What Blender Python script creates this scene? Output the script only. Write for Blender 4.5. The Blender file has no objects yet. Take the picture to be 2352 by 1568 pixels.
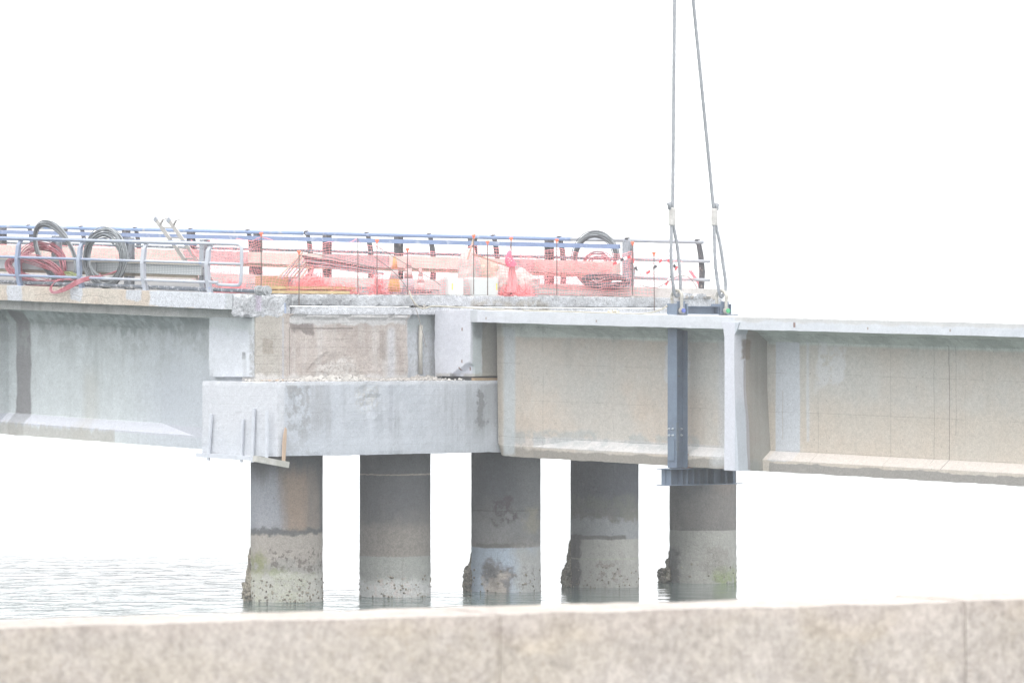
import bpy, math, random
from mathutils import Vector, Matrix, noise
S = bpy.context.scene
COL = S.collection
R = random.Random(7)

# ------------------------------------------------------------------ camera
# world axes: +X runs along the bridge (towards the right of the picture), +Y across it (away), Z up, water at z=0
F, D = 11340.0, 101.25
TH = math.atan2(.7484, .6634)
RT = (math.cos(TH), math.sin(TH)); FW = (-math.sin(TH), math.cos(TH))
E0 = 5.4
CAM = (-D * FW[0] + 4.8125 * RT[0], -D * FW[1] + 4.8125 * RT[1], E0)
cd = bpy.data.cameras.new('camera'); cam = bpy.data.objects.new('camera', cd); COL.objects.link(cam)
cam.location = CAM; cam.rotation_euler = (math.radians(90), 0, TH)
cd.sensor_width = 36; cd.lens = F / 2352 * 36; cd.clip_start = .5; cd.clip_end = 20000
cd.dof.use_dof = True; cd.dof.focus_distance = 103; cd.dof.aperture_fstop = 12
S.camera = cam

# ------------------------------------------------------------------ light
SUN_EL, SUN_AZ = math.radians(60), math.radians(140)     # azimuth clockwise from +Y
w = bpy.data.worlds.new('World'); S.world = w; w.use_nodes = True
nt = w.node_tree; nt.nodes.clear()
sky = nt.nodes.new('ShaderNodeTexSky'); sky.sky_type = 'NISHITA'; sky.sun_disc = False
sky.sun_elevation = SUN_EL; sky.sun_rotation = SUN_AZ; sky.air_density = 1.0; sky.dust_density = 6.0; sky.ozone_density = 1.0
hs = nt.nodes.new('ShaderNodeHueSaturation'); hs.inputs['Saturation'].default_value = .22
bg = nt.nodes.new('ShaderNodeBackground'); bg.inputs['Strength'].default_value = .15
wo = nt.nodes.new('ShaderNodeOutputWorld')
cl = nt.nodes.new('ShaderNodeMix'); cl.data_type = 'RGBA'; cl.inputs[0].default_value = .75; cl.inputs[7].default_value = (8.9, 8.85, 8.95, 1)   # thin high cloud over the clear sky
nt.links.new(sky.outputs[0], hs.inputs['Color']); nt.links.new(hs.outputs[0], cl.inputs[6]); nt.links.new(cl.outputs[2], bg.inputs[0]); nt.links.new(bg.outputs[0], wo.inputs[0])
sl = bpy.data.lights.new('sun', 'SUN'); sl.energy = .55; sl.angle = math.radians(14); sl.color = (1, .96, .9)
so = bpy.data.objects.new('sun', sl); COL.objects.link(so)
sd = Vector((math.sin(SUN_AZ) * math.cos(SUN_EL), math.cos(SUN_AZ) * math.cos(SUN_EL), math.sin(SUN_EL)))
so.rotation_euler = sd.to_track_quat('Z', 'Y').to_euler(); so.location = (0, -20, 60)
S.view_settings.view_transform = 'Standard'; S.view_settings.look = 'None'; S.view_settings.gamma = 1
S.view_settings.use_curve_mapping = False; S.view_settings.exposure = 1.03
S.cycles.max_bounces = 6; S.cycles.volume_bounces = 1

# ------------------------------------------------------------------ helpers: places
def dr(sx, sy): return (FW[0] + RT[0] * (sx - 1176) / F, FW[1] + RT[1] * (sx - 1176) / F, -(sy - 784) / F)
def onY(sx, sy, Y):
    q = dr(sx, sy); k = (Y - CAM[1]) / q[1]; return Vector([CAM[i] + k * q[i] for i in range(3)])
def onX(sx, sy, X):
    q = dr(sx, sy); k = (X - CAM[0]) / q[0]; return Vector([CAM[i] + k * q[i] for i in range(3)])
def onZ(sx, sy, Z):
    q = dr(sx, sy); k = (Z - CAM[2]) / q[2]; return Vector([CAM[i] + k * q[i] for i in range(3)])
GL, GR = .0305, .021
def gl(z, x): return z - GL * (x + 1.3)          # left deck falls to the right
def gr(z, x): return z - GR * (x + .2)
def deckz(x, y): return gl(6.37 + .004 * y, x)

# ------------------------------------------------------------------ helpers: meshes
class MB:
    def __init__(s): s.v = []; s.f = []; s.m = []
    def add(s, vs, fs, mi=0):
        n = len(s.v); s.v += [tuple(p) for p in vs]; s.f += [tuple(n + i for i in q) for q in fs]; s.m += [mi] * len(fs); return s
    def box(s, x0, x1, y0, y1, z0, z1, fn=None, mi=0):
        vs = [(x, y, z) for x in (x0, x1) for y in (y0, y1) for z in (z0, z1)]
        if fn: vs = [(x, y, fn(z, x)) for x, y, z in vs]
        return s.add(vs, [(0, 1, 3, 2), (4, 6, 7, 5), (0, 4, 5, 1), (2, 3, 7, 6), (0, 2, 6, 4), (1, 5, 7, 3)], mi)
    def obox(s, c, ax, ay, az, hx, hy, hz, mi=0):
        c = Vector(c); vs = [c + ax * (i * hx) + ay * (j * hy) + az * (k * hz) for i in (-1, 1) for j in (-1, 1) for k in (-1, 1)]
        return s.add(vs, [(0, 1, 3, 2), (4, 6, 7, 5), (0, 4, 5, 1), (2, 3, 7, 6), (0, 2, 6, 4), (1, 5, 7, 3)], mi)
    def bar(s, a, b, w, h, mi=0):
        a = Vector(a); b = Vector(b); d = (b - a); L = d.length; d.normalize()
        up = Vector((0, 0, 1)) if abs(d.z) < .9 else Vector((1, 0, 0))
        sx = d.cross(up).normalized(); sz = sx.cross(d)
        return s.obox((a + b) / 2, d, sx, sz, L / 2, w / 2, h / 2, mi)
    def loft(s, rings, close=True, caps=True, mi=0):
        n = len(rings[0]); base = len(s.v)
        for r_ in rings: s.v += [tuple(p) for p in r_]
        for i in range(len(rings) - 1):
            for j in range(n if close else n - 1):
                k = (j + 1) % n; s.f.append((base + i * n + j, base + i * n + k, base + (i + 1) * n + k, base + (i + 1) * n + j)); s.m.append(mi)
        if caps and close:
            s.f.append(tuple(base + j for j in range(n))[::-1]); s.m.append(mi)
            o = base + (len(rings) - 1) * n; s.f.append(tuple(o + j for j in range(n))); s.m.append(mi)
        return s
    def tube(s, pts, r, n=8, lobes=0, twist=0, mi=0, closed=False):
        pts = [Vector(p) for p in pts]; rings = []; ref = None; L = 0
        for i, p in enumerate(pts):
            if closed: t = pts[(i + 1) % len(pts)] - pts[i - 1]
            else: t = pts[min(i + 1, len(pts) - 1)] - pts[max(i - 1, 0)]
            t.normalize()
            if ref is None:
                ref = t.cross(Vector((0, 0, 1)) if abs(t.z) < .9 else Vector((1, 0, 0))).normalized()
            ref = (ref - t * ref.dot(t)).normalized(); b = t.cross(ref)
            if i: L += (pts[i] - pts[i - 1]).length
            rr = r[i] if isinstance(r, (list, tuple)) else r
            ring = []
            for k in range(n):
                a = 2 * math.pi * k / n
                q = rr * (1 + (.16 * math.cos(lobes * a + twist * L) if lobes else 0))
                ring.append(p + ref * math.cos(a) * q + b * math.sin(a) * q)
            rings.append(ring)
        if closed: rings.append(rings[0])
        return s.loft(rings, True, not closed, mi)
    def cyl(s, a, b, r, n=12, mi=0): return s.tube([a, b], r, n, mi=mi)
    def lathe(s, prof, c, n=20, mi=0):
        rings = [[(c[0] + r_ * math.cos(2 * math.pi * k / n), c[1] + r_ * math.sin(2 * math.pi * k / n), c[2] + z) for k in range(n)] for r_, z in prof]
        return s.loft(rings, True, True, mi)
    def prismY(s, poly, y0, y1, mi=0):   # poly of (x,z)
        return s.loft([[(x, y0, z) for x, z in poly], [(x, y1, z) for x, z in poly]], mi=mi)
    def prismX(s, poly, x0, x1, mi=0):   # poly of (y,z)
        return s.loft([[(x0, y, z) for y, z in poly], [(x1, y, z) for y, z in poly]], mi=mi)
    def rough(s, x0, x1, y0, y1, z0, z1, cell, amp, fn=None, sc=2.0, seed=0, edge=1.5, mi=0, keep=()):
        nx = max(1, round((x1 - x0) / cell)); ny = max(1, round((y1 - y0) / cell)); nz = max(1, round((z1 - z0) / cell))
        idx = {}; base = len(s.v)
        def vid(i, j, k):
            if (i, j, k) in idx: return idx[(i, j, k)]
            x = x0 + (x1 - x0) * i / nx; y = y0 + (y1 - y0) * j / ny; z = z0 + (z1 - z0) * k / nz
            p = Vector((x, y, z)); nv = noise.noise_vector(p * sc + Vector((seed, seed * 2, 0))) + .6 * noise.noise_vector(p * sc * 3.7 + Vector((seed, 0, 5))) + .35 * noise.noise_vector(p * sc * 9 + Vector((3, 0, seed)))
            e = (i in (0, nx)) + (j in (0, ny)) + (k in (0, nz)); a = amp * (edge if e > 1 else 1)
            q = p + nv * a
            if e > 1: # chamfer the arrises a little
                c = Vector(((x0 + x1) / 2, (y0 + y1) / 2, (z0 + z1) / 2)); sg = lambda a_, m: 0 if a_ == m else 0
                q += Vector(((1 if i == 0 else -1 if i == nx else 0), (1 if j == 0 else -1 if j == ny else 0), (1 if k == 0 else -1 if k == nz else 0))) * amp * abs(noise.noise(p * sc * 2)) * 1.5
            if fn: q.z = fn(q.z, q.x)
            s.v.append(tuple(q)); idx[(i, j, k)] = len(s.v) - 1; return idx[(i, j, k)]
        def quad(a, b, c, d): s.f.append((a, b, c, d)); s.m.append(mi)
        for i in range(nx):
            for j in range(ny):
                quad(vid(i, j, 0), vid(i, j + 1, 0), vid(i + 1, j + 1, 0), vid(i + 1, j, 0)); quad(vid(i, j, nz), vid(i + 1, j, nz), vid(i + 1, j + 1, nz), vid(i, j + 1, nz))
            for k in range(nz):
                quad(vid(i, 0, k), vid(i + 1, 0, k), vid(i + 1, 0, k + 1), vid(i, 0, k + 1)); quad(vid(i, ny, k), vid(i, ny, k + 1), vid(i + 1, ny, k + 1), vid(i + 1, ny, k))
        for j in range(ny):
            for k in range(nz):
                quad(vid(0, j, k), vid(0, j, k + 1), vid(0, j + 1, k + 1), vid(0, j + 1, k)); quad(vid(nx, j, k), vid(nx, j + 1, k), vid(nx, j + 1, k + 1), vid(nx, j, k + 1))
        return s
    def blob(s, c, rx, ry, rz, amp, sc, nu=18, nv=12, seed=0, floor=None, ridge=0, mi=0):
        rings = []
        for i in range(nv + 1):
            th = math.pi * min(max(i / nv, .02), .98); ring = []
            for j in range(nu):
                ph = 2 * math.pi * j / nu; d = Vector((math.sin(th) * math.cos(ph), math.sin(th) * math.sin(ph), math.cos(th)))
                q = 1 + amp * noise.noise(d * sc + Vector((seed, 0, 0))) + amp * .6 * noise.noise(d * sc * 2.6 + Vector((0, seed, 0)))
                if ridge: q += ridge * (.5 - abs(noise.noise(d * sc * 1.7 + Vector((seed, 4, 0)))))
                p = Vector((c[0] + d.x * rx * q, c[1] + d.y * ry * q, c[2] + d.z * rz * q))
                if floor is not None: p.z = max(p.z, floor)
                ring.append(p)
            rings.append(ring)
        return s.loft(rings[::-1], mi=mi)
    def build(s, name, mats, parent=None, smooth=False, loc=None):
        me = bpy.data.meshes.new(name)
        if parent is not None: o0 = wloc(parent)
        elif loc is not None: o0 = Vector(loc)
        else:
            xs = [p[0] for p in s.v]; ys = [p[1] for p in s.v]; zs = [p[2] for p in s.v]
            o0 = Vector(((min(xs) + max(xs)) / 2, (min(ys) + max(ys)) / 2, min(zs)))
        me.from_pydata([(p[0] - o0.x, p[1] - o0.y, p[2] - o0.z) for p in s.v], [], s.f)
        if not isinstance(mats, (list, tuple)): mats = [mats]
        for m in mats: me.materials.append(m)
        if len(mats) > 1: me.polygons.foreach_set('material_index', s.m)
        if smooth: me.polygons.foreach_set('use_smooth', [True] * len(me.polygons))
        me.update()
        o = bpy.data.objects.new(name, me); COL.objects.link(o)
        if parent is not None: o.parent = parent
        else: o.location = o0
        return o
def wloc(o):
    v = Vector((0, 0, 0))
    while o is not None: v += o.location; o = o.parent
    return v
def tag(o, label=None, cat=None, group=None, kind=None):
    if label: o['label'] = label
    if cat: o['category'] = cat
    if group: o['group'] = group
    if kind: o['kind'] = kind
    return o
def thing(name, loc, label, cat, group=None):
    o = bpy.data.objects.new(name, None); COL.objects.link(o); o.location = loc; o.empty_display_size = .2
    return tag(o, label, cat, group)
def inst(src, parent, loc, name=None, rot=None, scale=None):   # another object on the same mesh; loc in world
    o = src.copy(); COL.objects.link(o)
    if name: o.name = name
    o.parent = parent; o.location = Vector(loc) - (wloc(parent) if parent else Vector())
    if rot: o.rotation_euler = rot
    if scale: o.scale = scale
    return o
def unit(mb, name, mats, parent, loc, smooth=False):            # mesh given about its own origin, set at world loc
    o = mb.build(name, mats, None, smooth, loc=(0, 0, 0)); o.parent = parent
    o.location = Vector(loc) - (wloc(parent) if parent else Vector()); return o

# ------------------------------------------------------------------ helpers: materials
class NT:
    def __init__(s, name):
        s.mat = bpy.data.materials.new(name); s.mat.use_nodes = True; s.t = s.mat.node_tree; s.t.nodes.clear()
        s.out = s.t.nodes.new('ShaderNodeOutputMaterial'); s.b = s.t.nodes.new('ShaderNodeBsdfPrincipled'); s.t.links.new(s.b.outputs[0], s.out.inputs[0])
        g = s.t.nodes.new('ShaderNodeNewGeometry'); s.P = g.outputs['Position']
    def _in(s, sock, v):
        if hasattr(v, 'is_output') or isinstance(v, bpy.types.NodeSocket): s.t.links.new(v, sock)
        else: sock.default_value = v
    def M(s, op, a, b=0.0, c=None, clamp=False):
        n = s.t.nodes.new('ShaderNodeMath'); n.operation = op; n.use_clamp = clamp; s._in(n.inputs[0], a); s._in(n.inputs[1], b)
        if c is not None: s._in(n.inputs[2], c)
        return n.outputs[0]
    def V(s, op, a, b):
        n = s.t.nodes.new('ShaderNodeVectorMath'); n.operation = op; s._in(n.inputs[0], a); s._in(n.inputs[1], b); return n.outputs[0]
    def sep(s, v): n = s.t.nodes.new('ShaderNodeSeparateXYZ'); s._in(n.inputs[0], v); return n.outputs
    def comb(s, x, y, z):
        n = s.t.nodes.new('ShaderNodeCombineXYZ'); s._in(n.inputs[0], x); s._in(n.inputs[1], y); s._in(n.inputs[2], z); return n.outputs[0]
    def noise(s, v, sc, det=3, rough=.55):
        n = s.t.nodes.new('ShaderNodeTexNoise'); s._in(n.inputs['Vector'], v); n.inputs['Scale'].default_value = sc; n.inputs['Detail'].default_value = det; n.inputs['Roughness'].default_value = rough; return n.outputs
    def vor(s, v, sc, feat='F1'):
        n = s.t.nodes.new('ShaderNodeTexVoronoi'); n.feature = feat; s._in(n.inputs['Vector'], v); n.inputs['Scale'].default_value = sc; return n.outputs
    def mr(s, v, a, b, c=0., d=1., t='SMOOTHSTEP'):
        n = s.t.nodes.new('ShaderNodeMapRange'); n.interpolation_type = t; s._in(n.inputs[0], v); s._in(n.inputs[1], a); s._in(n.inputs[2], b); s._in(n.inputs[3], c); s._in(n.inputs[4], d); return n.outputs[0]
    def mix(s, f, a, b, mode='MIX'):
        n = s.t.nodes.new('ShaderNodeMix'); n.data_type = 'RGBA'; n.blend_type = mode; s._in(n.inputs[0], f)
        s._in(n.inputs[6], c4(a) if isinstance(a, tuple) else a); s._in(n.inputs[7], c4(b) if isinstance(b, tuple) else b); return n.outputs[2]
    def bump(s, h, st, dist):
        n = s.t.nodes.new('ShaderNodeBump'); n.inputs['Strength'].default_value = st; n.inputs['Distance'].default_value = dist; s._in(n.inputs['Height'], h); s._in(s.b.inputs['Normal'], n.outputs[0])
def c4(c): return (c[0], c[1], c[2], 1.0)

def cc(c):
    k = max(c); k = 1 if k < .47 else (.47 + (k - .47) * .5) / k
    return tuple(q * k for q in c)   # keep concrete within real-world values
def L(color, x=None, y=None, z=None, st=1., soft=.05, warp=.1, ws=2., brk=0, bs=3., vs=None):
    return dict(c=cc(color), b=(x, y, z), st=st, soft=soft, warp=warp, ws=ws, brk=brk, bs=bs, vs=vs)
def conc(name, c1, c2, grade=(0, 0), streak=((.3, .3, .3), .3, 5.), pits=.5, grain=.13, bump=.25, layers=(), lines=(), big=.45, rough=.9, rot=None):
    c1 = cc(c1); c2 = cc(c2); n = NT(name); P = n.P; sx = n.sep(P)
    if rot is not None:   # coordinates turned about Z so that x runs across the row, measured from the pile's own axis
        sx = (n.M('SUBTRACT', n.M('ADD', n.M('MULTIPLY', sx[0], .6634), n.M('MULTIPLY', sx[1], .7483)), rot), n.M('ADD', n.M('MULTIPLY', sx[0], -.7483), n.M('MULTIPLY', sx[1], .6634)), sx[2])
    zz = n.M('ADD', sx[2], n.M('MULTIPLY', n.M('SUBTRACT', sx[0], grade[1]), grade[0])) if grade[0] else sx[2]
    Q = n.comb(sx[0], sx[1], zz)
    a = n.noise(Q, big, 5, .6)[0]
    col = n.mix(n.mr(a, .36, .64), c1, c2)
    n2 = n.noise(Q, 2.3, 5, .65)[0]
    col = n.mix(n.mr(n2, .45, .75, 0, .55), col, tuple(min(1, q * 1.15) for q in c2))
    if streak[1]:
        sv = n.V('MULTIPLY', Q, (streak[2], streak[2], streak[2] * .06)); s1 = n.noise(sv, 1, 5, .65)[0]; s2 = n.noise(Q, .7, 2)[0]
        col = n.mix(n.M('MULTIPLY', n.mr(s1, .46, .72, 0, streak[1]), n.mr(s2, .35, .6)), col, streak[0])
    hgt = n.noise(Q, 14, 4, .7)[0]
    for l in layers:
        wv = n.V('MULTIPLY', n.V('SUBTRACT', n.noise(Q, l['ws'], 4, .6)[1], (.5, .5, .5)), (l['warp'] * 2,) * 3)
        if l['vs']: # vertical-run warping: edges follow drips
            wv = n.V('MULTIPLY', n.V('SUBTRACT', n.noise(n.V('MULTIPLY', Q, (l['vs'], l['vs'], .5)), 1, 3, .6)[1], (.5, .5, .5)), (l['warp'] * 2,) * 3)
        pp = n.sep(n.V('ADD', Q, wv)); m = None
        for ax in range(3):
            bd = l['b'][ax]
            if bd is None: continue
            for lo, v in ((True, bd[0]), (False, bd[1])):
                if v is None: continue
                t = n.mr(pp[ax], v - l['soft'], v + l['soft'], 0. if lo else 1., 1. if lo else 0.)
                m = t if m is None else n.M('MULTIPLY', m, t)
        if l['brk']:
            t = n.mr(n.noise(Q, l['bs'], 5, .7)[0], .5 - .14 * l['brk'] , .56); m = n.M('MULTIPLY', m, t)
        col = n.mix(n.M('MULTIPLY', m, l['st']), col, l['c'])
    for ax, sp, off, wd, dk in lines:
        v = n.M('ADD', sx[ax] if ax < 2 else zz, n.M('MULTIPLY', n.M('SUBTRACT', n.noise(Q, .9, 1)[0], .5), .03))
        f = n.M('ABSOLUTE', n.M('SUBTRACT', n.M('FRACT', n.M('DIVIDE', n.M('SUBTRACT', v, off), sp)), .5))
        ln = n.M('MULTIPLY', n.mr(f, .5 - wd / sp, .5, 0, 1), n.mr(n.noise(Q, 1.7, 2)[0], .38, .56, .15, 1))
        col = n.mix(n.M('MULTIPLY', ln, dk), col, (.13, .12, .11))
        hgt = n.M('SUBTRACT', hgt, n.M('MULTIPLY', ln, .6))
    if pits:
        for sc_, th, k in ((9., .16, .55), (21., .2, .45)):
            vd = n.vor(n.V('ADD', Q, n.V('MULTIPLY', n.noise(Q, 5, 2)[1], (.1, .1, .1))), sc_)[0]
            pm = n.M('MULTIPLY', n.mr(vd, th * .5, th, 1, 0), n.mr(n.noise(Q, 1.3, 3)[0], .42, .62, 0, 1))
            col = n.mix(n.M('MULTIPLY', pm, pits * k), col, (.09, .085, .08))
            hgt = n.M('SUBTRACT', hgt, n.M('MULTIPLY', pm, .5))
    g = n.noise(Q, 38, 2, .8)[0]; g2 = n.noise(Q, 11, 3, .7)[0]
    col = n.mix(1., col, n.comb(*[n.M('ADD', n.mr(g, .3, .7, 1 - grain, 1 + grain, 'LINEAR'), n.mr(g2, .3, .7, -grain * .5, grain * .5, 'LINEAR'))] * 3), 'MULTIPLY')
    n._in(n.b.inputs['Base Color'], col); n.b.inputs['Roughness'].default_value = rough; n.b.inputs['Specular IOR Level'].default_value = .25
    n.bump(hgt, bump, .03)
    return n.mat
def plain(name, c, rough=.6, metal=0., var=.12, c2=None, sc=3., spec=.4, dust=None, bump=0):
    n = NT(name); a = n.noise(n.P, sc, 4, .65)[0]
    col = n.mix(n.mr(a, .35, .65), c, c2 or tuple(q * (1 - var) for q in c))
    if dust:
        col = n.mix(n.mr(n.noise(n.P, dust[2], 5, .7)[0], dust[1] - .06, dust[1] + .06), col, dust[0])
    f = n.noise(n.P, 30, 2, .7)[0]
    col = n.mix(1., col, n.comb(*[n.mr(f, .3, .7, 1 - var * .6, 1 + var * .6, 'LINEAR')] * 3), 'MULTIPLY')
    n._in(n.b.inputs['Base Color'], col); n.b.inputs['Roughness'].default_value = rough; n.b.inputs['Metallic'].default_value = metal; n.b.inputs['Specular IOR Level'].default_value = spec
    if bump: n.bump(n.noise(n.P, sc * 3, 4, .7)[0], bump, .02)
    return n.mat

W1, W2 = (.50, .535, .60), (.58, .61, .66)             # fresh cement-washed concrete
B1, B2 = (.465, .405, .345), (.515, .465, .41)          # weathered beige concrete
G1, G2 = (.53, .575, .585), (.59, .635, .65)              # cool grey web
# ================================================================== SETTING
# water
n = NT('sea_water'); n.b.inputs['Base Color'].default_value = (.065, .10, .095, 1); n.b.inputs['Roughness'].default_value = .04; n.b.inputs['IOR'].default_value = 1.34
p0 = n.V('MULTIPLY', n.P, (1, 1, 1))
ax = n.sep(p0)
rx = n.M('ADD', n.M('MULTIPLY', ax[0], RT[0]), n.M('MULTIPLY', ax[1], RT[1])); ry = n.M('ADD', n.M('MULTIPLY', ax[0], FW[0]), n.M('MULTIPLY', ax[1], FW[1]))
wv = n.comb(n.M('MULTIPLY', rx, .5), n.M('MULTIPLY', ry, .8), 0.)
h1 = n.noise(wv, 1.7, 4, .55)[0]; h2 = n.noise(wv, .55, 3, .5)[0]
dist = n.V('SUBTRACT', n.P, (0., 0., 0.))
dd = n.sep(dist); qx = n.M('ADD', n.M('MULTIPLY', dd[0], RT[0]), n.M('MULTIPLY', dd[1], RT[1])); qy = n.M('ADD', n.M('MULTIPLY', dd[0], FW[0]), n.M('MULTIPLY', dd[1], FW[1]))
wrp = n.M('MULTIPLY', n.M('SUBTRACT', n.noise(wv, .12, 3)[0], .5), 5.)
patch = n.M('MULTIPLY', n.mr(n.M('ADD', qx, wrp), .5, -4.), n.mr(n.M('ADD', qy, wrp), 26., 2.))
patch = n.M('MAXIMUM', patch, n.M('MULTIPLY', n.mr(n.M('ADD', qx, wrp), 6., 0.), n.mr(n.M('ADD', qy, wrp), 8., 0., 0, .4)))
amp = n.M('ADD', n.M('MULTIPLY', patch, .4), .2)
rid = n.M('ADD', n.mr(h1, .50, .62), n.M('MULTIPLY', n.mr(n.noise(wv, 4.6, 3, .5)[0], .54, .62), .35))
hh = n.M('ADD', n.M('MULTIPLY', n.M('ADD', h1, n.M('MULTIPLY', h2, 1.2)), amp), n.M('MULTIPLY', rid, n.M('MULTIPLY', patch, 4.2)))
n.bump(hh, 1.0, .19)
WATER = n.mat
m = MB(); m.add([(-4200, -4200, 0), (4200, -4200, 0), (4200, 4200, 0), (-4200, 4200, 0)], [(0, 1, 2, 3)])
tag(m.build('water', WATER, loc=(0, 0, 0)), kind='structure')
# quay ground under the camera
CB = Vector(CAM)
rt = Vector((RT[0], RT[1], 0)); fw = Vector((FW[0], FW[1], 0)); up = Vector((0, 0, 1))
QG = conc('quay_paving_concrete', (.3, .29, .27), (.36, .35, .33), streak=((0, 0, 0), 0, 1))
wd = (Vector((3.018, 1.44, 0)).normalized())                       # wall direction in (lateral, depth)
wdir = rt * wd.x + fw * wd.y; wn = -rt * wd.y + fw * wd.x         # along the wall, away from the camera
A0 = CB + rt * (-1.434) + fw * 13.83; A0.z = E0 - .80               # front top arris at the left picture edge
q0 = A0 + wn * .48
m = MB(); m.obox(Vector((q0.x, q0.y, 1.8)) - wn * 20, wdir, wn, up, 60, 20, 2.0)
tag(m.build('quay_ground', QG), kind='structure')
# parapet wall of separate blocks
WALL = conc('parapet_concrete', (.355, .322, .297), (.39, .358, .332), streak=((0, 0, 0), 0, 1), pits=.0, grain=.2, bump=.2, big=2.6,
            layers=[L((.38, .335, .25), z=(4.25, 4.57), st=.4, soft=.06, warp=.25, ws=1.6, brk=1, bs=2.2), L((.6, .6, .6), z=(3.6, 4.35), st=.45, soft=.1, warp=.2, brk=1, bs=9.),
                    L((.2, .18, .15), z=(None, 4.56), st=.3, soft=.02, warp=.2, brk=-1.5, bs=30.), L((.50, .48, .46), z=(None, 4.56), st=.28, soft=.02, warp=.2, brk=-1.2, bs=37.)])
pw = thing('parapet_wall', (A0.x + wdir.x, A0.y + wdir.y, 3.8), 'low beige concrete parapet of long blocks, out of focus along the bottom of the photo', 'wall')
def wall_t(sx):  # distance along wall front where a sight line crosses it
    k = (sx - 1176) / F; a = -1.434; b = 13.83
    return (k * b - a) / (wd.x - k * wd.y)
j1, j2 = wall_t(1147), wall_t(2215); bl = j2 - j1
for i in range(-4, 6):
    t0, t1 = j1 + i * bl + .006, j1 + (i + 1) * bl - .006
    m = MB(); m.rough(t0, t1, 0, .44, 0, 1.0, .06, .0025, sc=5, seed=i * 3, edge=1.6)
    vs = []
    for x, y, z in m.v:
        q = A0 + wdir * x + wn * y; vs.append((q.x, q.y, E0 - .80 - 1.0 + z + .0015 * math.sin(i * 2.1)))
    m.v = vs; m.build('wall_block', WALL, pw)
m = MB(); m.obox(A0 + wn * .22 + wdir * 3 - up * .503, wdir, wn, up, 7.5, .214, .497); m.build('mortar_joint', WALL, pw)
# far building, almost lost in the haze
bb = CB + (fw + rt * ((2344 - 1176) / F)).normalized() * 1700
FB = plain('far_building_render', (.45, .45, .47), .9)
FG = plain('far_window_glass', (.12, .14, .16), .2)
fbt = thing('far_building', (bb.x, bb.y, 0), 'pale block building barely visible through haze at the right edge above the girder', 'building')
m = MB(); cx = bb + rt * 15 + fw * 8; m.obox((cx.x, cx.y, 9), rt, fw, up, 15, 8, 9.2); m.build('wall', FB, fbt)
m = MB(); m.obox((cx.x, cx.y, 18.5), rt, fw, up, 15.3, 8.3, .3); m.build('roof', FB, fbt)
wu = None
for i in range(5):
    for k in range(5):
        c = bb + rt * (3 + 5.6 * i) + fw * (-.05); c.z = 2.5 + 3.4 * k
        if wu is None:
            m = MB(); m.obox((0, 0, 0), rt, fw, up, 1.2, .1, .8); wu = unit(m, 'window', FG, fbt, c)
        else: inst(wu, fbt, c)

# ================================================================== PIER
CAPM = conc('pier_cap_concrete', (.41, .44, .485), (.52, .55, .60), streak=((.27, .285, .31), .75, 3.6), pits=.35, big=.5,
    lines=[(2, .17, .02, .006, .18)],
    layers=[L((.22, .22, .22), x=(-.3, .2), y=(.2, .85), z=(3.0, 4.56), st=.6, soft=.15, warp=.5, vs=6, brk=.3, bs=3.5),
            L((.60, .62, .66), y=(-.1, .18), st=.8, soft=.04, warp=.05),
            L((.28, .28, .29), x=(-.3, .2), y=(.95, 1.3), z=(3.5, 4.7), st=.55, soft=.25, warp=.5, vs=6),
            L((.27, .28, .32), x=(-.3, .2), y=(2.98, 3.08), z=(3.5, 4.7), st=.5, soft=.1, warp=.25, vs=6),
            L((.40, .39, .36), x=(-.3, .2), y=(2.1, 2.7), z=(4.0, 4.5), st=.5, soft=.12, warp=.2, ws=4, brk=.4, bs=14),
            L((.10, .105, .11), x=(-.3, .2), y=(5.45, 5.66), z=(3.5, 4.4), st=.85, soft=.05, warp=.32, ws=4),
            L((.25, .26, .27), x=(-.3, .2), y=(5.3, 6.3), z=(3.0, 4.7), st=.6, soft=.25, warp=.5, vs=6),
            L((.58, .62, .68), z=(3.0, 3.5), st=.5, soft=.25, warp=.3, vs=3),
            L((.60, .62, .66), z=(4.5, 4.7), st=.8, soft=.02, warp=.04)])
cap = thing('concrete_pier', (-1.25, 7.5, 0), 'concrete pier with a long whitish cap on five round piles standing in the water', 'bridge pier')
m = MB(); m.rough(-2.5, 0, 0, 15.1, 3.04, 4.57, .085, .008, sc=1.6, seed=4, edge=1.6)
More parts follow.
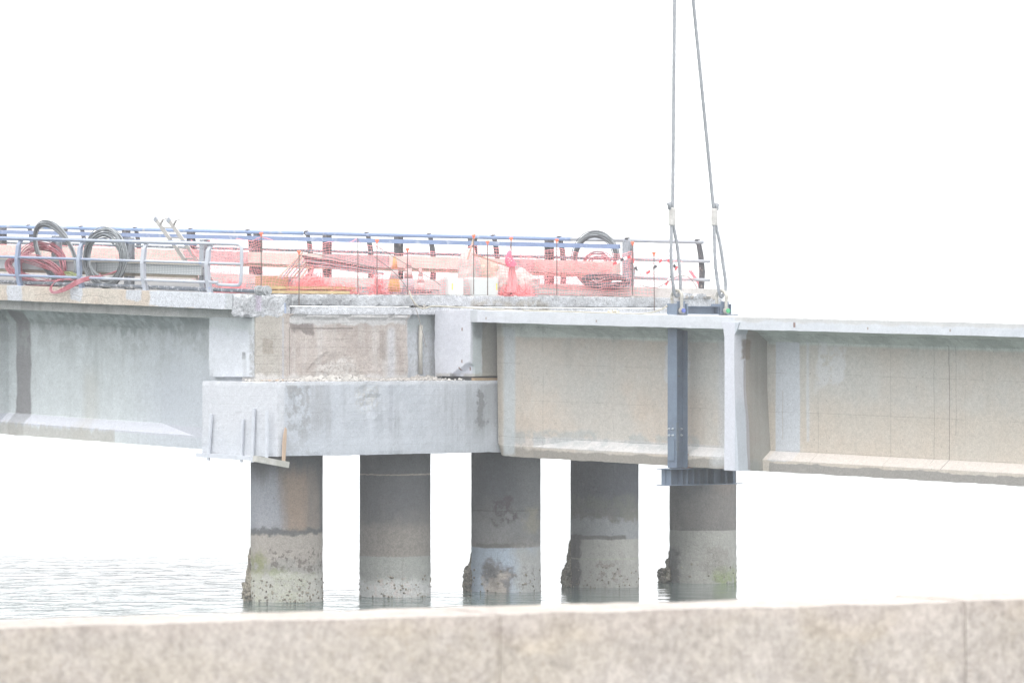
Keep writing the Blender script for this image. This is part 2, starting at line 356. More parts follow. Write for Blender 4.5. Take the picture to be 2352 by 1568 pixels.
# broken-out hollow near the middle top of the face
vs = []
for x, y, z in m.v:
    d_ = math.hypot((y - 2.4) / .42, (z - 4.3) / .36)
    if x > -.1 and d_ < 1: x -= (1 - d_ ** 2) * (.02 + .03 * noise.noise(Vector((y * 7, z * 7, 1))))
    vs.append((x, y, z))
m.v = vs
m.build('pier_cap', CAPM, cap)
PY = [1.257, 4.217, 7.362, 10.268, 13.274]
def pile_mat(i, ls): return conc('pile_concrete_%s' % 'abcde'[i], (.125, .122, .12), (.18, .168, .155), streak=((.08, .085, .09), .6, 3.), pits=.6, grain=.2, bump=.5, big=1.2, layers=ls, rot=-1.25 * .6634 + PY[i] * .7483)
LT = (.25, .25, .235); STAIN_SHADE = (.075, .082, .095)  # dark pile tops: stain and shade under the cap in one colour
PL = [  # farther piles darker on the left: staining and shade painted together
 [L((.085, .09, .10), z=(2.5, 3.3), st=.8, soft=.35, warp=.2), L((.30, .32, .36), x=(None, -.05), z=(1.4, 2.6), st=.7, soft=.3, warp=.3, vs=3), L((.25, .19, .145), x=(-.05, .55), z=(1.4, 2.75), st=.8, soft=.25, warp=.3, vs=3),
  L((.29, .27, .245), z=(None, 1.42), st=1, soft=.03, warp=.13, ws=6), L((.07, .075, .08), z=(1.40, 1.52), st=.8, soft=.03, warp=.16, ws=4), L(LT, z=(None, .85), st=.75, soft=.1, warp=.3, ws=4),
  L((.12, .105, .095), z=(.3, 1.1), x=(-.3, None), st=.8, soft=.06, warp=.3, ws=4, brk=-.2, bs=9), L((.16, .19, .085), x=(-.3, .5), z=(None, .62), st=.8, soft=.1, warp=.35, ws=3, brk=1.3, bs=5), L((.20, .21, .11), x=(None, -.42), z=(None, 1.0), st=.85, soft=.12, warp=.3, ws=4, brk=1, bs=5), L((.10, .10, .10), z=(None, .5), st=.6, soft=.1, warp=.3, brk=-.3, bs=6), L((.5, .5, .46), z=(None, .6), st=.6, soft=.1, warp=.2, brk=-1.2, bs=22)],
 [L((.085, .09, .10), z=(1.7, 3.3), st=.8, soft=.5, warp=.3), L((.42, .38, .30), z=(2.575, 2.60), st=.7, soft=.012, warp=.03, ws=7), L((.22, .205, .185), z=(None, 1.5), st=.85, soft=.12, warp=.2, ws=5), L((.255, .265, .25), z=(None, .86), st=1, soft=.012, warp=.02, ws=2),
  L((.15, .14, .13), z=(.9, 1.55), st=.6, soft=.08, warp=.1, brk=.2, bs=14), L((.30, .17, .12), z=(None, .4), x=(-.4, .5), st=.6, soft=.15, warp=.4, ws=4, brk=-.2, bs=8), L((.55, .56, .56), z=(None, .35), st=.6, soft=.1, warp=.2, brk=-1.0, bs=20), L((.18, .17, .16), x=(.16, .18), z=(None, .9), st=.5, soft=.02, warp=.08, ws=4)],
 [L(STAIN_SHADE, z=(1.7, 3.3), st=.9, soft=.5, warp=.4), L((.16, .165, .165), x=(.2, None), z=(1.6, 3.), st=.6, soft=.3, warp=.3, vs=3), L((.19, .195, .195), z=(1.0, 1.65), st=.7, soft=.2, warp=.4, ws=3), L((.055, .045, .05), x=(-.25, .18), z=(1.4, 2.0), st=.85, soft=.1, warp=.5, ws=3.5, brk=.5, bs=5), L((.06, .06, .06), z=(1.745, 1.765), st=.7, soft=.01, warp=.02),
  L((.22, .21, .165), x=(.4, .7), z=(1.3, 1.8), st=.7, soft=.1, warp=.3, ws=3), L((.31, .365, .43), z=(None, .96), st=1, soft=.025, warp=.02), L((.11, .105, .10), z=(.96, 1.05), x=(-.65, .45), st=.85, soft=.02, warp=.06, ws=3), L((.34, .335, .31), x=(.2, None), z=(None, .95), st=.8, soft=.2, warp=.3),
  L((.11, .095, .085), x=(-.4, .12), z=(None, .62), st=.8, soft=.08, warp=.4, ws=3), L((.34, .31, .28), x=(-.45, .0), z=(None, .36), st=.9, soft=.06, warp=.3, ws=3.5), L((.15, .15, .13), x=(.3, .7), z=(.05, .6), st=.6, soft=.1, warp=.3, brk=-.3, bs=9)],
 [L(STAIN_SHADE, z=(1.8, 3.3), st=1, soft=.4, warp=.35), L((.12, .13, .11), z=(1.5, 2.0), st=.7, soft=.15, warp=.4, ws=3, brk=.8, bs=4), L((.24, .255, .265), z=(None, 1.5), st=.9, soft=.08, warp=.4, ws=3), L((.32, .32, .30), z=(None, 1.06), st=1, soft=.015, warp=.03, ws=1), L((.10, .095, .09), z=(1.06, 1.15), x=(None, .45), st=.85, soft=.02, warp=.05, ws=4),
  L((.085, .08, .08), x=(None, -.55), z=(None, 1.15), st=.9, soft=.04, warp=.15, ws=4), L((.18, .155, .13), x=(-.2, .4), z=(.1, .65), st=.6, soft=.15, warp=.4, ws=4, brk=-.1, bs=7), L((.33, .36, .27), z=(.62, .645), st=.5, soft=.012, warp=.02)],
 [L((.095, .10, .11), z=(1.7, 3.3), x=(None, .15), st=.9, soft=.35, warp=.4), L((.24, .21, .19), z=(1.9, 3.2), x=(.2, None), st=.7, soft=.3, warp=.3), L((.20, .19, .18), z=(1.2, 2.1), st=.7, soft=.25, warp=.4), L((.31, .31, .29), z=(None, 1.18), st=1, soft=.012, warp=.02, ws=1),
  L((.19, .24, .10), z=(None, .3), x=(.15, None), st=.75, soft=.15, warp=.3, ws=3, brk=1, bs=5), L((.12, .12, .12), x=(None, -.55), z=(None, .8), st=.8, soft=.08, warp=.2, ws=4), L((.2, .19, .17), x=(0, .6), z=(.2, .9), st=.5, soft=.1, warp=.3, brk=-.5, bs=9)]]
GROW = conc('mussel_crust', (.11, .10, .085), (.28, .26, .21), streak=((0, 0, 0), 0, 1), pits=1, grain=.5, bump=1, big=6)
plab = ['nearest pile, brown and pale above, green with weed at the waterline', 'second pile with a thin rusty line below the cap', 'third pile with a bluish lower face and a broken hollow at the waterline', 'fourth pile, dark above, with dark crust down its left side', 'farthest pile behind the steel lifting beam']
for i, y in enumerate(PY):
    rings = []; nn = 56
    for k in range(70):
        z = -.6 + 3.7 * k / 69; ring = []
        for j in range(nn):
            a = 2 * math.pi * j / nn; d = Vector((math.cos(a), math.sin(a), 0))
            q = .752 + .004 * noise.noise(Vector((d.x * 3, d.y * 3, z * 2 + i)))
            if z < 1.45: q += .010 * noise.noise(Vector((d.x * 9, d.y * 9, z * 9 + i * 5))) * min(1, (1.45 - z) * 3)
            if z < .6: q += .022 * abs(noise.noise(Vector((d.x * 14, d.y * 14, z * 14 + i * 5))))
            if i == 2:  # broken hollow
                e = math.hypot((math.sin(a - math.radians(-72))) / .30, (z - .15) / .42)
                if e < 1 and math.cos(a - math.radians(-72)) > 0: q -= .13 * (1 - e * e) + .04 * noise.noise(Vector((d.x * 16, d.y * 16, z * 16)))
            ring.append((-1.25 + d.x * q, y + d.y * q, z))
        rings.append(ring)
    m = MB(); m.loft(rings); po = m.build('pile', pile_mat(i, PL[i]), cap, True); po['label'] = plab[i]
    # crust on the up-tide side (left in the picture)
    spec = {0: [(-.2, .85, .17, 0), (.0, .35, .2, 1)], 1: [(-.3, .2, .1, 9)], 2: [(.0, .42, .2, 2), (-.2, .8, .12, 3)], 3: [(.0, .42, .2, 4), (-.22, .85, .15, 5)], 4: [(.05, .28, .26, 6), (-.2, .55, .15, 7)]}.get(i)
    if spec:
        m = MB()
        for out, hz, rr, sd_ in spec:
            bx, by = -1.25 - RT[0] * (.72 + out * .3), y - RT[1] * (.72 + out * .3)
            m.blob((bx, by, hz * .45), rr, rr, hz * .75, .4, 3.0, 30, 26, sd_ * 3 + 1, ridge=.25)
        rk = random.Random(i + 50)
        for k in range((150, 70, 40, 60, 30)[i]):   # low lumps spread round the wet zone
            an = math.atan2(-FW[1], -FW[0]) + rk.uniform(-1.6, 1.6); zc = .5 * rk.random() ** 1.6; s_ = rk.uniform(.012, .03)
            m.blob((-1.25 + .75 * math.cos(an), y + .75 * math.sin(an), zc), s_, s_, s_ * rk.uniform(.6, 1.1), .6, 3, 8, 6, k)
        g = tag(m.build('shell_crust', GROW, po), kind='stuff')

# ================================================================== LEFT SPAN
WEBL = conc('left_girder_concrete', G1, G2, (GL, -1.3), streak=((.38, .41, .41), .5, 3.5), pits=.5, big=.35,
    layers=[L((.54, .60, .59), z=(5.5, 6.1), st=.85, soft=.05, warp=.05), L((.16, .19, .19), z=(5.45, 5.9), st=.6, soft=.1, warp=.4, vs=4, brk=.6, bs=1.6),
            L((.17, .165, .17), x=(-10.9, -10.35), z=(3.3, 5.8), st=.85, soft=.04, warp=.08), L((.20, .20, .20), x=(None, -11.3), st=.6, soft=.1, warp=.1),
            L((.50, .54, .59), x=(-6.2, None), z=(None, 5.2), st=.85, soft=1.2, warp=.5), L((.54, .56, .62), z=(3.27, 3.5), st=.9, soft=.03, warp=.02),
            L((.42, .40, .34), x=(-8.4, -7.9), z=(2.9, 4.6), st=.3, soft=.25, warp=.2, vs=4),
            L((.24, .25, .26), x=(-10.9, -10.3), z=(2.9, 3.5), st=.6, soft=.05, warp=.1),
            L((.36, .34, .30), x=(None, -7.0), z=(None, 3.28), st=.6, soft=.06, warp=.2, vs=6),
            L((.30, .34, .34), x=(-8.1, -7.9), z=(4.3, 5.6), st=.45, soft=.2, warp=.5, vs=5), L((.34, .37, .37), z=(4.9, 5.6), st=.5, soft=.4, warp=.8, vs=3, brk=.2, bs=1.5)])
EDGE = conc('edge_beam_concrete', B1, (.48, .44, .385), (GL, -1.3), streak=((.3, .27, .24), .2, 5), pits=.2, grain=.3, bump=.5, big=1.5,
    layers=[L(W2, x=(-4.45, -1.85), z=(6.04, 6.5), st=1, soft=.03, warp=.14, ws=3), L((.40, .44, .48), x=(-1.85, 0), st=.8, soft=.02, warp=.02)] +
           [L((.50, .53, .58), x=(c - h, c + h), z=(a, 6.5), st=.9, soft=.03, warp=.13, ws=3.5) for c, h, a in ((-9.3, .28, 5.9), (-7.05, .22, 6.12), (-5.0, .25, 6.15))] +
           [L((.2, .18, .16), x=(-8.6, -5.6), z=(6.2, 6.212), st=.7, soft=.008, warp=.1, ws=2)])
SOFF = conc('slab_edge_concrete', (.36, .36, .35), (.45, .46, .45), (GL, -1.3), streak=((.17, .15, .14), .6, 3), pits=.5, grain=.25, big=1.2,
    layers=[L((.30, .33, .32), x=(-3.6, None), st=.7, soft=.8, warp=.4)])
sp = thing('bridge_span', (-20, 7, 5), 'remaining bridge deck and stained girder on the left, cut off above the pier', 'bridge')
m = MB(); m.rough(-24, -1.62, .1, .5, 6.05, 6.38, .11, .004, gl, 2.5, 3, 1.6); m.build('edge_beam', EDGE, sp)
m = MB(); m.box(-60, -24.02, .1, .5, 6.05, 6.38, gl); m.build('edge_beam', EDGE, sp)
m = MB(); m.rough(-24, -1.5, .42, .75, 5.84, 6.046, .14, .004, gl, 2, 9); m.build('slab_edge', SOFF, sp)
SLAB = conc('deck_asphalt', (.13, .13, .13), (.2, .2, .2), (GL, -1.3), streak=((0, 0, 0), 0, 1))
m = MB(); m.box(-60, -1.75, .5, 13.95, 6.14, 6.36, lambda z, x: gl(z, x)); m.build('deck_slab', SLAB, sp)
# girder of the near side: outer face profile
def girderL(x):
    t = min(max((x + 5.6) / 1.45, 0), 1); Yw = 1.3 - .24 * t; jz = .012 * noise.noise(Vector((x * 2.3, 0, 3))) + .008 * noise.noise(Vector((x * 9, 0, 3)))
    hz = 5.53 + .25 * min(max((x + 5.6) / 2.0, 0), 1)
    pr = [(.6, 5.84), (1.02 , 5.82), (Yw, hz), (Yw, 3.52 - .21 * t), (1.06, 3.31), (1.06 + .3 * jz, 3.035 + jz), (2.14, 3.035), (2.14, 3.31), (1.9, 3.52), (1.9, 5.53), (2.2, 5.8), (2.6, 5.84)]
    return [(x, y, gl(z, x)) for y, z in pr]
m = MB(); xs = [-60, -40, -25] + [-14 + .1 * k for k in range(int((14 - 2.52) * 10) + 1)]
m.loft([girderL(x) for x in xs]); m.build('girder', WEBL, sp)
for x0 in (-12.0, -21.5, -31.0):
    m = MB(); m.box(x0, x0 + .35 + (.45 if x0 == -12.0 else 0), .62, 1.32, 3.3, 5.83, gl); m.build('web_stiffener', WEBL, sp)
WBL = conc('end_block_concrete', (.50, .53, .57), (.56, .59, .63), (GL, -1.3), streak=((.40, .42, .44), .35, 4), pits=.2,
    layers=[L((.20, .21, .22), x=(-1.66, -1.55), z=(5.02, 5.17), st=.9, soft=.02, warp=.02), L((.36, .38, .40), x=(-1.65, -1.53), z=(4.5, 5.1), st=.5, soft=.03, warp=.04), L((.18, .18, .17), x=(-1.42, 0), st=.55, soft=.05, warp=.07, ws=8, brk=1, bs=14),
            L((.36, .40, .40), z=(5.6, 6.2), st=.7, soft=.12, warp=.2)])
m = MB(); m.rough(-2.78, -1.33, .4, 1.4, 4.66, 5.9, .08, .007, None, 2.2, 12, 2.2)
m.box(-2.9, -1.6, .55, 1.4, 4.57, 4.72); m.build('end_block', WBL, sp)
# broken end of the edge beam and slab, facing the gap
BRK = conc('broken_concrete', (.36, .37, .39), (.47, .49, .52), streak=((.2, .2, .2), .2, 4), pits=.9, grain=.35, bump=1.0, big=2.2,
    layers=[L((.58, .60, .63), z=(6.27, 6.5), y=(None, 1.2), st=.8, soft=.03, warp=.08, ws=4), L((.30, .38, .56), y=(1.235, 1.285), z=(5.0, 6.2), x=(-1.5, None), st=.75, soft=.012, warp=.03), L((.52, .42, .56), y=(.46, .62), z=(6.05, 6.36), st=.55, soft=.04, warp=.06, ws=5),
            L((.17, .18, .19), z=(6.12, 6.3), y=(1.3, 3.2), st=.6, soft=.05, warp=.12, ws=3, brk=1, bs=7), L((.60, .62, .66), z=(5.9, 6.10), y=(1.4, 20), st=.75, soft=.03, warp=.06),
            L((.29, .26, .21), z=(6.0, 6.28), y=(6.4, 8.6), st=.7, soft=.08, warp=.2, ws=2, brk=1, bs=4), L((.2, .2, .2), z=(5.98, 6.12), y=(7, 8.5), st=.6, soft=.05, warp=.15, brk=1, bs=5), L((.33, .31, .27), z=(5.85, 5.965), y=(7, 13), st=.6, soft=.03, warp=.05)])
m = MB(); m.rough(-1.64, -1.30, .12, 1.42, 5.90, 6.37, .04, .026, None, 2.6, 21, 1.6); m.build('broken_end', BRK, sp)
m = MB(); m.rough(-1.8, -1.24, 1.4, 13.9, 6.16, 6.375, .05, .012, lambda z, x: z + .00, 3.0, 22, 1.5); m.build('broken_deck_edge', BRK, sp)
m = MB(); m.rough(-1.8, -1.20, 1.45, 13.7, 5.97, 6.125, .05, .010, None, 2.2, 25, 1.8); m.build('broken_lower_slab', BRK, sp)
m = MB(); m.rough(-1.8, -1.1, 7.75, 13.4, 5.8, 5.955, .07, .010, None, 2.2, 27, 1.4); m.build('broken_lower_slab', BRK, sp)
BRN = conc('diaphragm_concrete', (.32, .28, .255), (.40, .36, .335), streak=((.47, .46, .45), .75, 4.5), pits=.4, grain=.18, bump=.6, big=.8,
    lines=[(2, .17, .0, .007, .32)],
    layers=[L((.36, .35, .31), y=(None, 1.2), st=.6, soft=.15, warp=.15), L((.145, .125, .12), y=(1.4, 2.05), z=(5.5, 5.82), st=.75, soft=.03, warp=.35, ws=1.6), L((.15, .13, .12), y=(1.45, 3.1), z=(5.655, 5.69), st=.8, soft=.015, warp=.03),
            L((.22, .19, .15), y=(.65, .92), z=(5.15, 5.45), st=.5, soft=.03, warp=.1, ws=5), L((.53, .51, .49), y=(2.0, 3.2), z=(4.55, 5.0), st=.9, soft=.1, warp=.4, ws=3, brk=1.2, bs=12), L((.54, .53, .52), z=(4.4, 4.7), st=.7, soft=.05, warp=.12, ws=4),
            L((.50, .52, .56), y=(4.05, 4.25), z=(4.6, 5.7), st=.6, soft=.08, warp=.1, vs=5), L((.55, .58, .62), y=(4.6, None), st=1, soft=.04, warp=.05, vs=3), L((.22, .19, .17), y=(3.85, 4.0), z=(5.0, 5.6), st=.5, soft=.05, warp=.1, vs=6),
            L((.60, .60, .60), y=(1.4, 4.55), z=(5.76, 6.1), st=.9, soft=.03, warp=.16, ws=2.2), L((.34, .41, .55), y=(1.18, 1.22), z=(4.6, 5.9), st=.35, soft=.015, warp=.02), L((.08, .08, .08), y=(1.365, 1.38), z=(4.7, 5.7), st=.7, soft=.008, warp=.01)])
m = MB(); m.rough(-1.75, -1.30, .46, 4.62, 4.575, 5.98, .06, .009, None, 2.0, 31, 1.4)
vs = []
for x, y, z in m.v:
    if x > -1.45:
        d_ = math.hypot((y - 2.55) / .75, (z - 4.55) / .62)
        if d_ < 1.05:
            x += -.05 * max(0, 1 - d_) ** .5 + .016 * noise.noise(Vector((y * 7, z * 7, 2)))
        d2 = (z - 5.9 + .1 * noise.noise(Vector((y * 1.6, 0, 9))))
        if d2 > 0 and y > 1.4: x += .08
    vs.append((x, y, z))
m.v = vs; m.build('end_diaphragm', BRN, sp)
m = MB(); m.rough(-1.9, -1.42, 4.6, 6.2, 4.575, 5.97, .08, .006, None, 2.0, 33); m.build('diaphragm_return', WBL, sp)
PIPE = plain('pale_pipe', (.5, .48, .43), .7)
m = MB(); m.tube([(-1.36, 5.02, 4.7), (-1.36, 5.02, 5.5), (-1.36, 5.03, 5.75)], .045, 10); m.build('downpipe', PIPE, sp, True)
# far kerb and concrete stub under the last railing post
KERB = conc('kerb_concrete', (.52, .50, .48), (.56, .54, .52), (GL, -1.3), streak=((.3, .28, .26), .3, 3))
m = MB(); m.box(-60, -1.35, 12.35, 13.9, 6.37, 6.58, gl); m.build('far_kerb', KERB, sp)
m = MB(); m.rough(-1.9, -1.55, 13.45, 13.78, 6.3, 6.58, .06, .022, None, 4, 41); m.build('post_plinth', BRK, sp)
# bearings
BEAR = plain('bearing_pad', (.05, .05, .05), .8)
m = MB(); m.box(-2.3, -1.7, .6, 1.2, 4.571, 4.655); m.build('bearing', BEAR, sp)

# ================================================================== RIGHT GIRDER (being lifted)
XR0, XR1 = 7.70, 8.06
BOUNCE_TINT = (.60, .66, .62)  # green-grey haunch, lightened to stand in for light bounced off the water
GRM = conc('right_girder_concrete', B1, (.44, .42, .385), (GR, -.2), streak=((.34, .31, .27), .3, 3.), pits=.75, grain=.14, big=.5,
    lines=[(0, 2.0, 1.45, .011, .45), (2, .78, .27, .010, .35), (0, 3.4, .3, .008, .25)],
    layers=[L(BOUNCE_TINT, z=(5.52, 5.85), st=.9, soft=.04, warp=.03), L((.18, .20, .19), z=(5.55, 5.8), st=.4, soft=.1, warp=.3, vs=3, brk=.6, bs=1.2),
            L((.40, .42, .41), z=(4.4, 5.5), st=.35, soft=.4, warp=.6, ws=.8), L((.46, .415, .355), x=(7.7, None), z=(3.1, 4.35), st=.55, soft=.25, warp=.3),
            L((.50, .53, .57), x=(8.25, 8.93), z=(3.2, 5.58), st=.93, soft=.015, warp=.05, vs=2), L((.33, .28, .22), x=(8.44, 8.455), z=(3.6, 4.6), st=.6, soft=.01, warp=.03), L((.50, .53, .56), x=(9.12, 9.2), z=(3.6, 5.6), st=.6, soft=.03, warp=.05, vs=4),
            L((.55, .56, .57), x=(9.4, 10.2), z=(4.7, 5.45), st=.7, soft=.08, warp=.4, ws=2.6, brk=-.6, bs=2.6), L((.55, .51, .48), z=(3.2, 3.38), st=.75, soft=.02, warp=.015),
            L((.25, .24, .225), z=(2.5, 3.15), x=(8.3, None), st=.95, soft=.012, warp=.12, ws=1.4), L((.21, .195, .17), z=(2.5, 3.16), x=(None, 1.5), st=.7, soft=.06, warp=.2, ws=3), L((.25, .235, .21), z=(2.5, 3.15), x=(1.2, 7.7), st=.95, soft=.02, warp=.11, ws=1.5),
            L((.50, .50, .50), x=(1.2, 8), z=(3.2, 3.42), st=.85, soft=.03, warp=.03), L((.30, .33, .34), x=(.4, 6), z=(3.25, 3.55), st=.55, soft=.05, warp=.2, ws=2, brk=.5, bs=2.4),
            L((.44, .48, .50), x=(.25, .62), z=(3.0, 5.7), st=.8, soft=.06, warp=.06, vs=3), L((.30, .27, .23), x=(-1, .2), st=.6, soft=.08, warp=.08, vs=3), L((.48, .50, .52), x=(5.0, 5.7), z=(4.6, 5.45), st=.7, soft=.03, warp=.2, ws=3), L((.46, .48, .50), x=(6.6, 7.1), z=(3.0, 5.6), st=.6, soft=.1, warp=.1, vs=4), L((.30, .28, .26), x=(2.0, 2.14), z=(4.9, 5.5), st=.3, soft=.1, warp=.2, vs=6),
            L((.11, .10, .09), x=(13.02, 13.035), z=(3.2, 5.6), st=.85, soft=.008, warp=.04, ws=1.5), L((.15, .14, .12), x=(12.62, 12.63), z=(3.3, 5.6), st=.7, soft=.006, warp=.03), L((.16, .14, .12), x=(13.2, 13.21), z=(3.9, 5.6), st=.7, soft=.006, warp=.03)])
FAS = conc('slab_fascia_concrete', (.54, .57, .62), (.60, .63, .67), (GR, -.2), streak=((.50, .52, .55), .3, 4), pits=.08, grain=.07, bump=.2,
    layers=[L((.36, .39, .41), x=(-.1, .16), st=.6, soft=.03, warp=.03), L((.44, .43, .41), z=(5.98, 6.2), x=(8, None), st=.6, soft=.03, warp=.08, vs=2), L((.2, .12, .1), x=(9.66, 9.72), z=(5.88, 5.98), st=.9, soft=.015, warp=.02)] +
           [L((.25, .2, .16), x=(c - .02, c + .02), z=(5.88, 5.93), st=.8, soft=.012, warp=.015) for c in (.45, 3.9, 11.7, 13.9, 15.9)])
rg = thing('bridge_girder', (15, 6.5, 3), 'long beige concrete girder with white top slab, hung in the steel slings', 'girder')
m = MB(); m.rough(-.058, 30, 5.3, 7.7, 5.815, 6.066, .16, .005, gr, 2, 51, 1.6); m.build('top_slab', FAS, rg)
def girderR(x):
    t = 1 - min(max((x - 1.2) / 1.1, 0), 1); Yw = 6.2 - .235 * t; jz = .016 * noise.noise(Vector((x * 1.7, 0, 3))) + .012 * noise.noise(Vector((x * 8, 0, 3)))
    e = max(0, .25 - x) / .25
    hz = 5.575 + .23 * t; sl = 3.385 - .17 * t
    pr = [(5.5, 5.815), (5.9, 5.76 + .05 * t), (Yw, hz), (Yw, sl), (5.96 + .02 * e, 3.21), (5.96 + .4 * jz + .1 * e, 2.975 + jz + .05 * e), (7.04, 2.975), (7.04, 3.21), (6.8, 3.385), (6.8, 5.575), (7.1, 5.76), (7.5, 5.815)]
    return [(x + (.07 * (1 - (z - 3) / 1.5) if x < .1 and z < 4.5 else 0) , y, gr(z, x)) for y, z in pr]
m = MB(); xs = [.03 + .1 * k for k in range(200)] + [22, 30]
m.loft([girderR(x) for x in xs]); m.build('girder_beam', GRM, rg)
m = MB(); m.rough(-.1, .06, 6.2, 6.8, 4.66, 5.8, .1, .004, None, 2, 5); m.box(-1.0, -.08, 6.22, 6.8, 4.66, 5.8)
m.build('dapped_end', GRM, rg)
EB = conc('end_face_concrete', (.56, .58, .64), (.61, .63, .68), streak=((.50, .52, .57), .25, 4), pits=.12, grain=.09,
    layers=[L((.27, .26, .235), y=(5.62, None), x=(-.14, None), st=1, soft=.03, warp=.06, ws=5), L((.38, .42, .43), y=(5.36, 5.62), x=(-.14, None), st=.95, soft=.03, warp=.05), L((.12, .13, .13), y=(5.4, 5.7), z=(5.5, 5.9), x=(-.14, None), st=.6, soft=.08, warp=.15, ws=4), L((.33, .31, .27), z=(4.5, 4.72), st=.7, soft=.03, warp=.06, ws=6, brk=1)] +
           [L((.2, .12, .1), x=(a - .02, a + .02), z=(b - .035, b + .035), st=.9, soft=.012, warp=.012) for a, b in ((-.33, 5.66), (-.33, 4.98), (-.42, 4.82), (-.2, 4.82))])
m = MB(); m.rough(-1.22, -.06, 5.302, 6.9, 4.66, 6.07, .035, .005, None, 2.2, 61, 1.6)
vs = []
for x, y, z in m.v:   # spalled lower corner
    c = (x + .06) + (5.02 - z) * .9 - (y - 5.3) * .1
    if z < 4.98 and x > -.75 and y < 6.1:
        lim = 4.70 + .26 * min(1, max(0, (x + .75) / .62)) ** 1.3 + .02 * noise.noise(Vector((x * 12, y * 12, 0)))
        if z < lim: y += .12 * min(1, (lim - z) / .06)
    vs.append((x, y, z))
m.v = vs; m.build('end_block', EB, rg)
m = MB(); m.box(-1.15, -.14, 5.46, 6.7, 4.571, 4.658); m.build('bearing', BEAR, rg)  # bearing widened as dark filler, closing off the sky under the block
TIM = plain('timber_packing', (.36, .27, .17), .8, c2=(.28, .2, .12))
m = MB(); m.box(-.135, -.02, 5.4, 6.1, 4.571, 4.625); m.build('packing_board', TIM, rg)
# transverse rib where the girder was cut and plastered
RIB = conc('rib_concrete', (.57, .59, .65), (.61, .63, .69), (GR, -.2), streak=((.5, .52, .56), .2, 4), pits=.08, grain=.07,
    layers=[L((.44, .48, .53), x=(8.02, None), st=.9, soft=.015, warp=.01), L((.27, .25, .225), y=(5.62, None), x=(7.95, None), st=1, soft=.015, warp=.07, vs=3), L((.17, .13, .10), y=(5.5, 5.72), z=(5.2, 5.62), x=(7.95, None), st=.8, soft=.04, warp=.12, ws=4), L((.30, .31, .29), y=(5.75, None), x=(7.95, None), st=.5, soft=.2, warp=.4), L((.22, .24, .23), z=(2.7, 3.2), y=(5.6, 5.9), x=(7.95, None), st=.6, soft=.08, warp=.15), L((.16, .11, .09), y=(5.56, 5.62), z=(3.0, 5.2), x=(7.95, None), st=.5, soft=.02, warp=.08, vs=3)])
prof = [(7.71, 2.99), (8.13, 2.99), (8.10, 3.4), (8.05, 4.0), (8.01, 4.6), (8.0, 5.4), (8.01, 5.70), (8.07, 5.79), (8.14, 5.95), (7.62, 5.95), (7.69, 5.80), (7.72, 5.65), (7.72, 5.3), (7.72, 4.0)]
m = MB(); yy = [5.28, 5.292] + [5.35 + .085 * k for k in range(11)]
m.loft([[(x + .010 * noise.noise(Vector((x * 4, y * 9, z * 3))) + (.0 if y > 5.285 else .0), y, gr(z, x)) for x, z in prof] for y in yy]); m.build('transverse_rib', RIB, rg)

# ================================================================== STEEL LIFTING FRAME
STL = plain('painted_steel', (.135, .18, .24), .5, 0, .14, c2=(.115, .15, .205), dust=((.12, .10, .09), .70, 4.), spec=.4)
STD = plain('painted_steel_recess', (.12, .15, .19), .5, 0, .12, dust=((.13, .085, .065), .64, 3.), spec=.4)
BOLT = plain('zinc_bolt', (.62, .66, .70), .35, .6)
lf = thing('lifting_frame', (5.85, 6.3, 2.5), 'blue-grey steel lifting frame clamped round the girder with bottom beam and tall columns', 'steel frame')
X0 = 5.70
def hsec(mb, x0, x1, y0, y1, z0, z1, t=.018):
    mb.box(x0, x1, y0, y0 + t, z0, z1); mb.box(x0, x1, y1 - t, y1, z0, z1); mb.box(x0 + (x1 - x0) / 2 - t / 2, x0 + (x1 - x0) / 2 + t / 2, y0 + t, y1 - t, z0, z1)
for y0 in (5.62, 7.06):
    m = MB(); hsec(m, X0, X0 + .27, y0, y0 + .31, 2.83, 5.955); m.build('column', STL, lf)
for y0 in (5.62, 6.86):
    m = MB(); m.box(X0 - .02, X0 + .27, y0, y0 + .02, 5.957, 6.17); m.box(X0 - .02, X0 + .27, y0 + .29, y0 + .31, 5.957, 6.17); m.box(X0 + .06, X0 + .21, y0 + .02, y0 + .29, 5.957, 6.168)
    m.box(X0 + .215, X0 + .245, y0 + .05, y0 + .26, 5.96, 6.22); m.build('lifting_lug', STL, lf)
m = MB(); m.box(X0, X0 + .25, 5.93, 6.86, 6.11, 6.122); m.box(X0, X0 + .25, 5.93, 6.86, 5.958, 5.97); m.box(X0 + .115, X0 + .13, 5.93, 6.86, 5.97, 6.11)
for yy_ in (5.95, 6.82): m.box(X0 + .13, X0 + .25, yy_, yy_ + .012, 5.97, 6.11)
m.build('top_beam', STL, lf)
m = MB(); y0, y1 = 5.42, 7.42
m.box(X0 - .06, X0 + .32, y0 - .06, y1 + .03, 2.80, 2.816); m.box(X0 - .06, X0 + .32, y0 - .06, y1 + .03, 2.47, 2.486); m.box(X0 + .12, X0 + .135, y0, y1, 2.486, 2.80)
m.build('bottom_beam', STL, lf)
m = MB(); m.box(X0 - .0, X0 + .12, 5.445, 5.457, 2.486, 2.80); m.box(X0 + .135, X0 + .28, 5.445, 5.457, 2.486, 2.80); m.build('end_plate', STL, lf)
st0 = None
for sx in (1567, 1579, 1593, 1606, 1624, 1641, 1667, 1684):
    y = onX(sx, 1090, X0 + .27)[1]
    if st0 is None:
        m = MB(); m.box(-.07, .07, -.006, .006, 0, .312); st0 = unit(m, 'stiffener', STL, lf, (X0 + .205, y, 2.487))
    else: inst(st0, lf, (X0 + .205, y, 2.487))
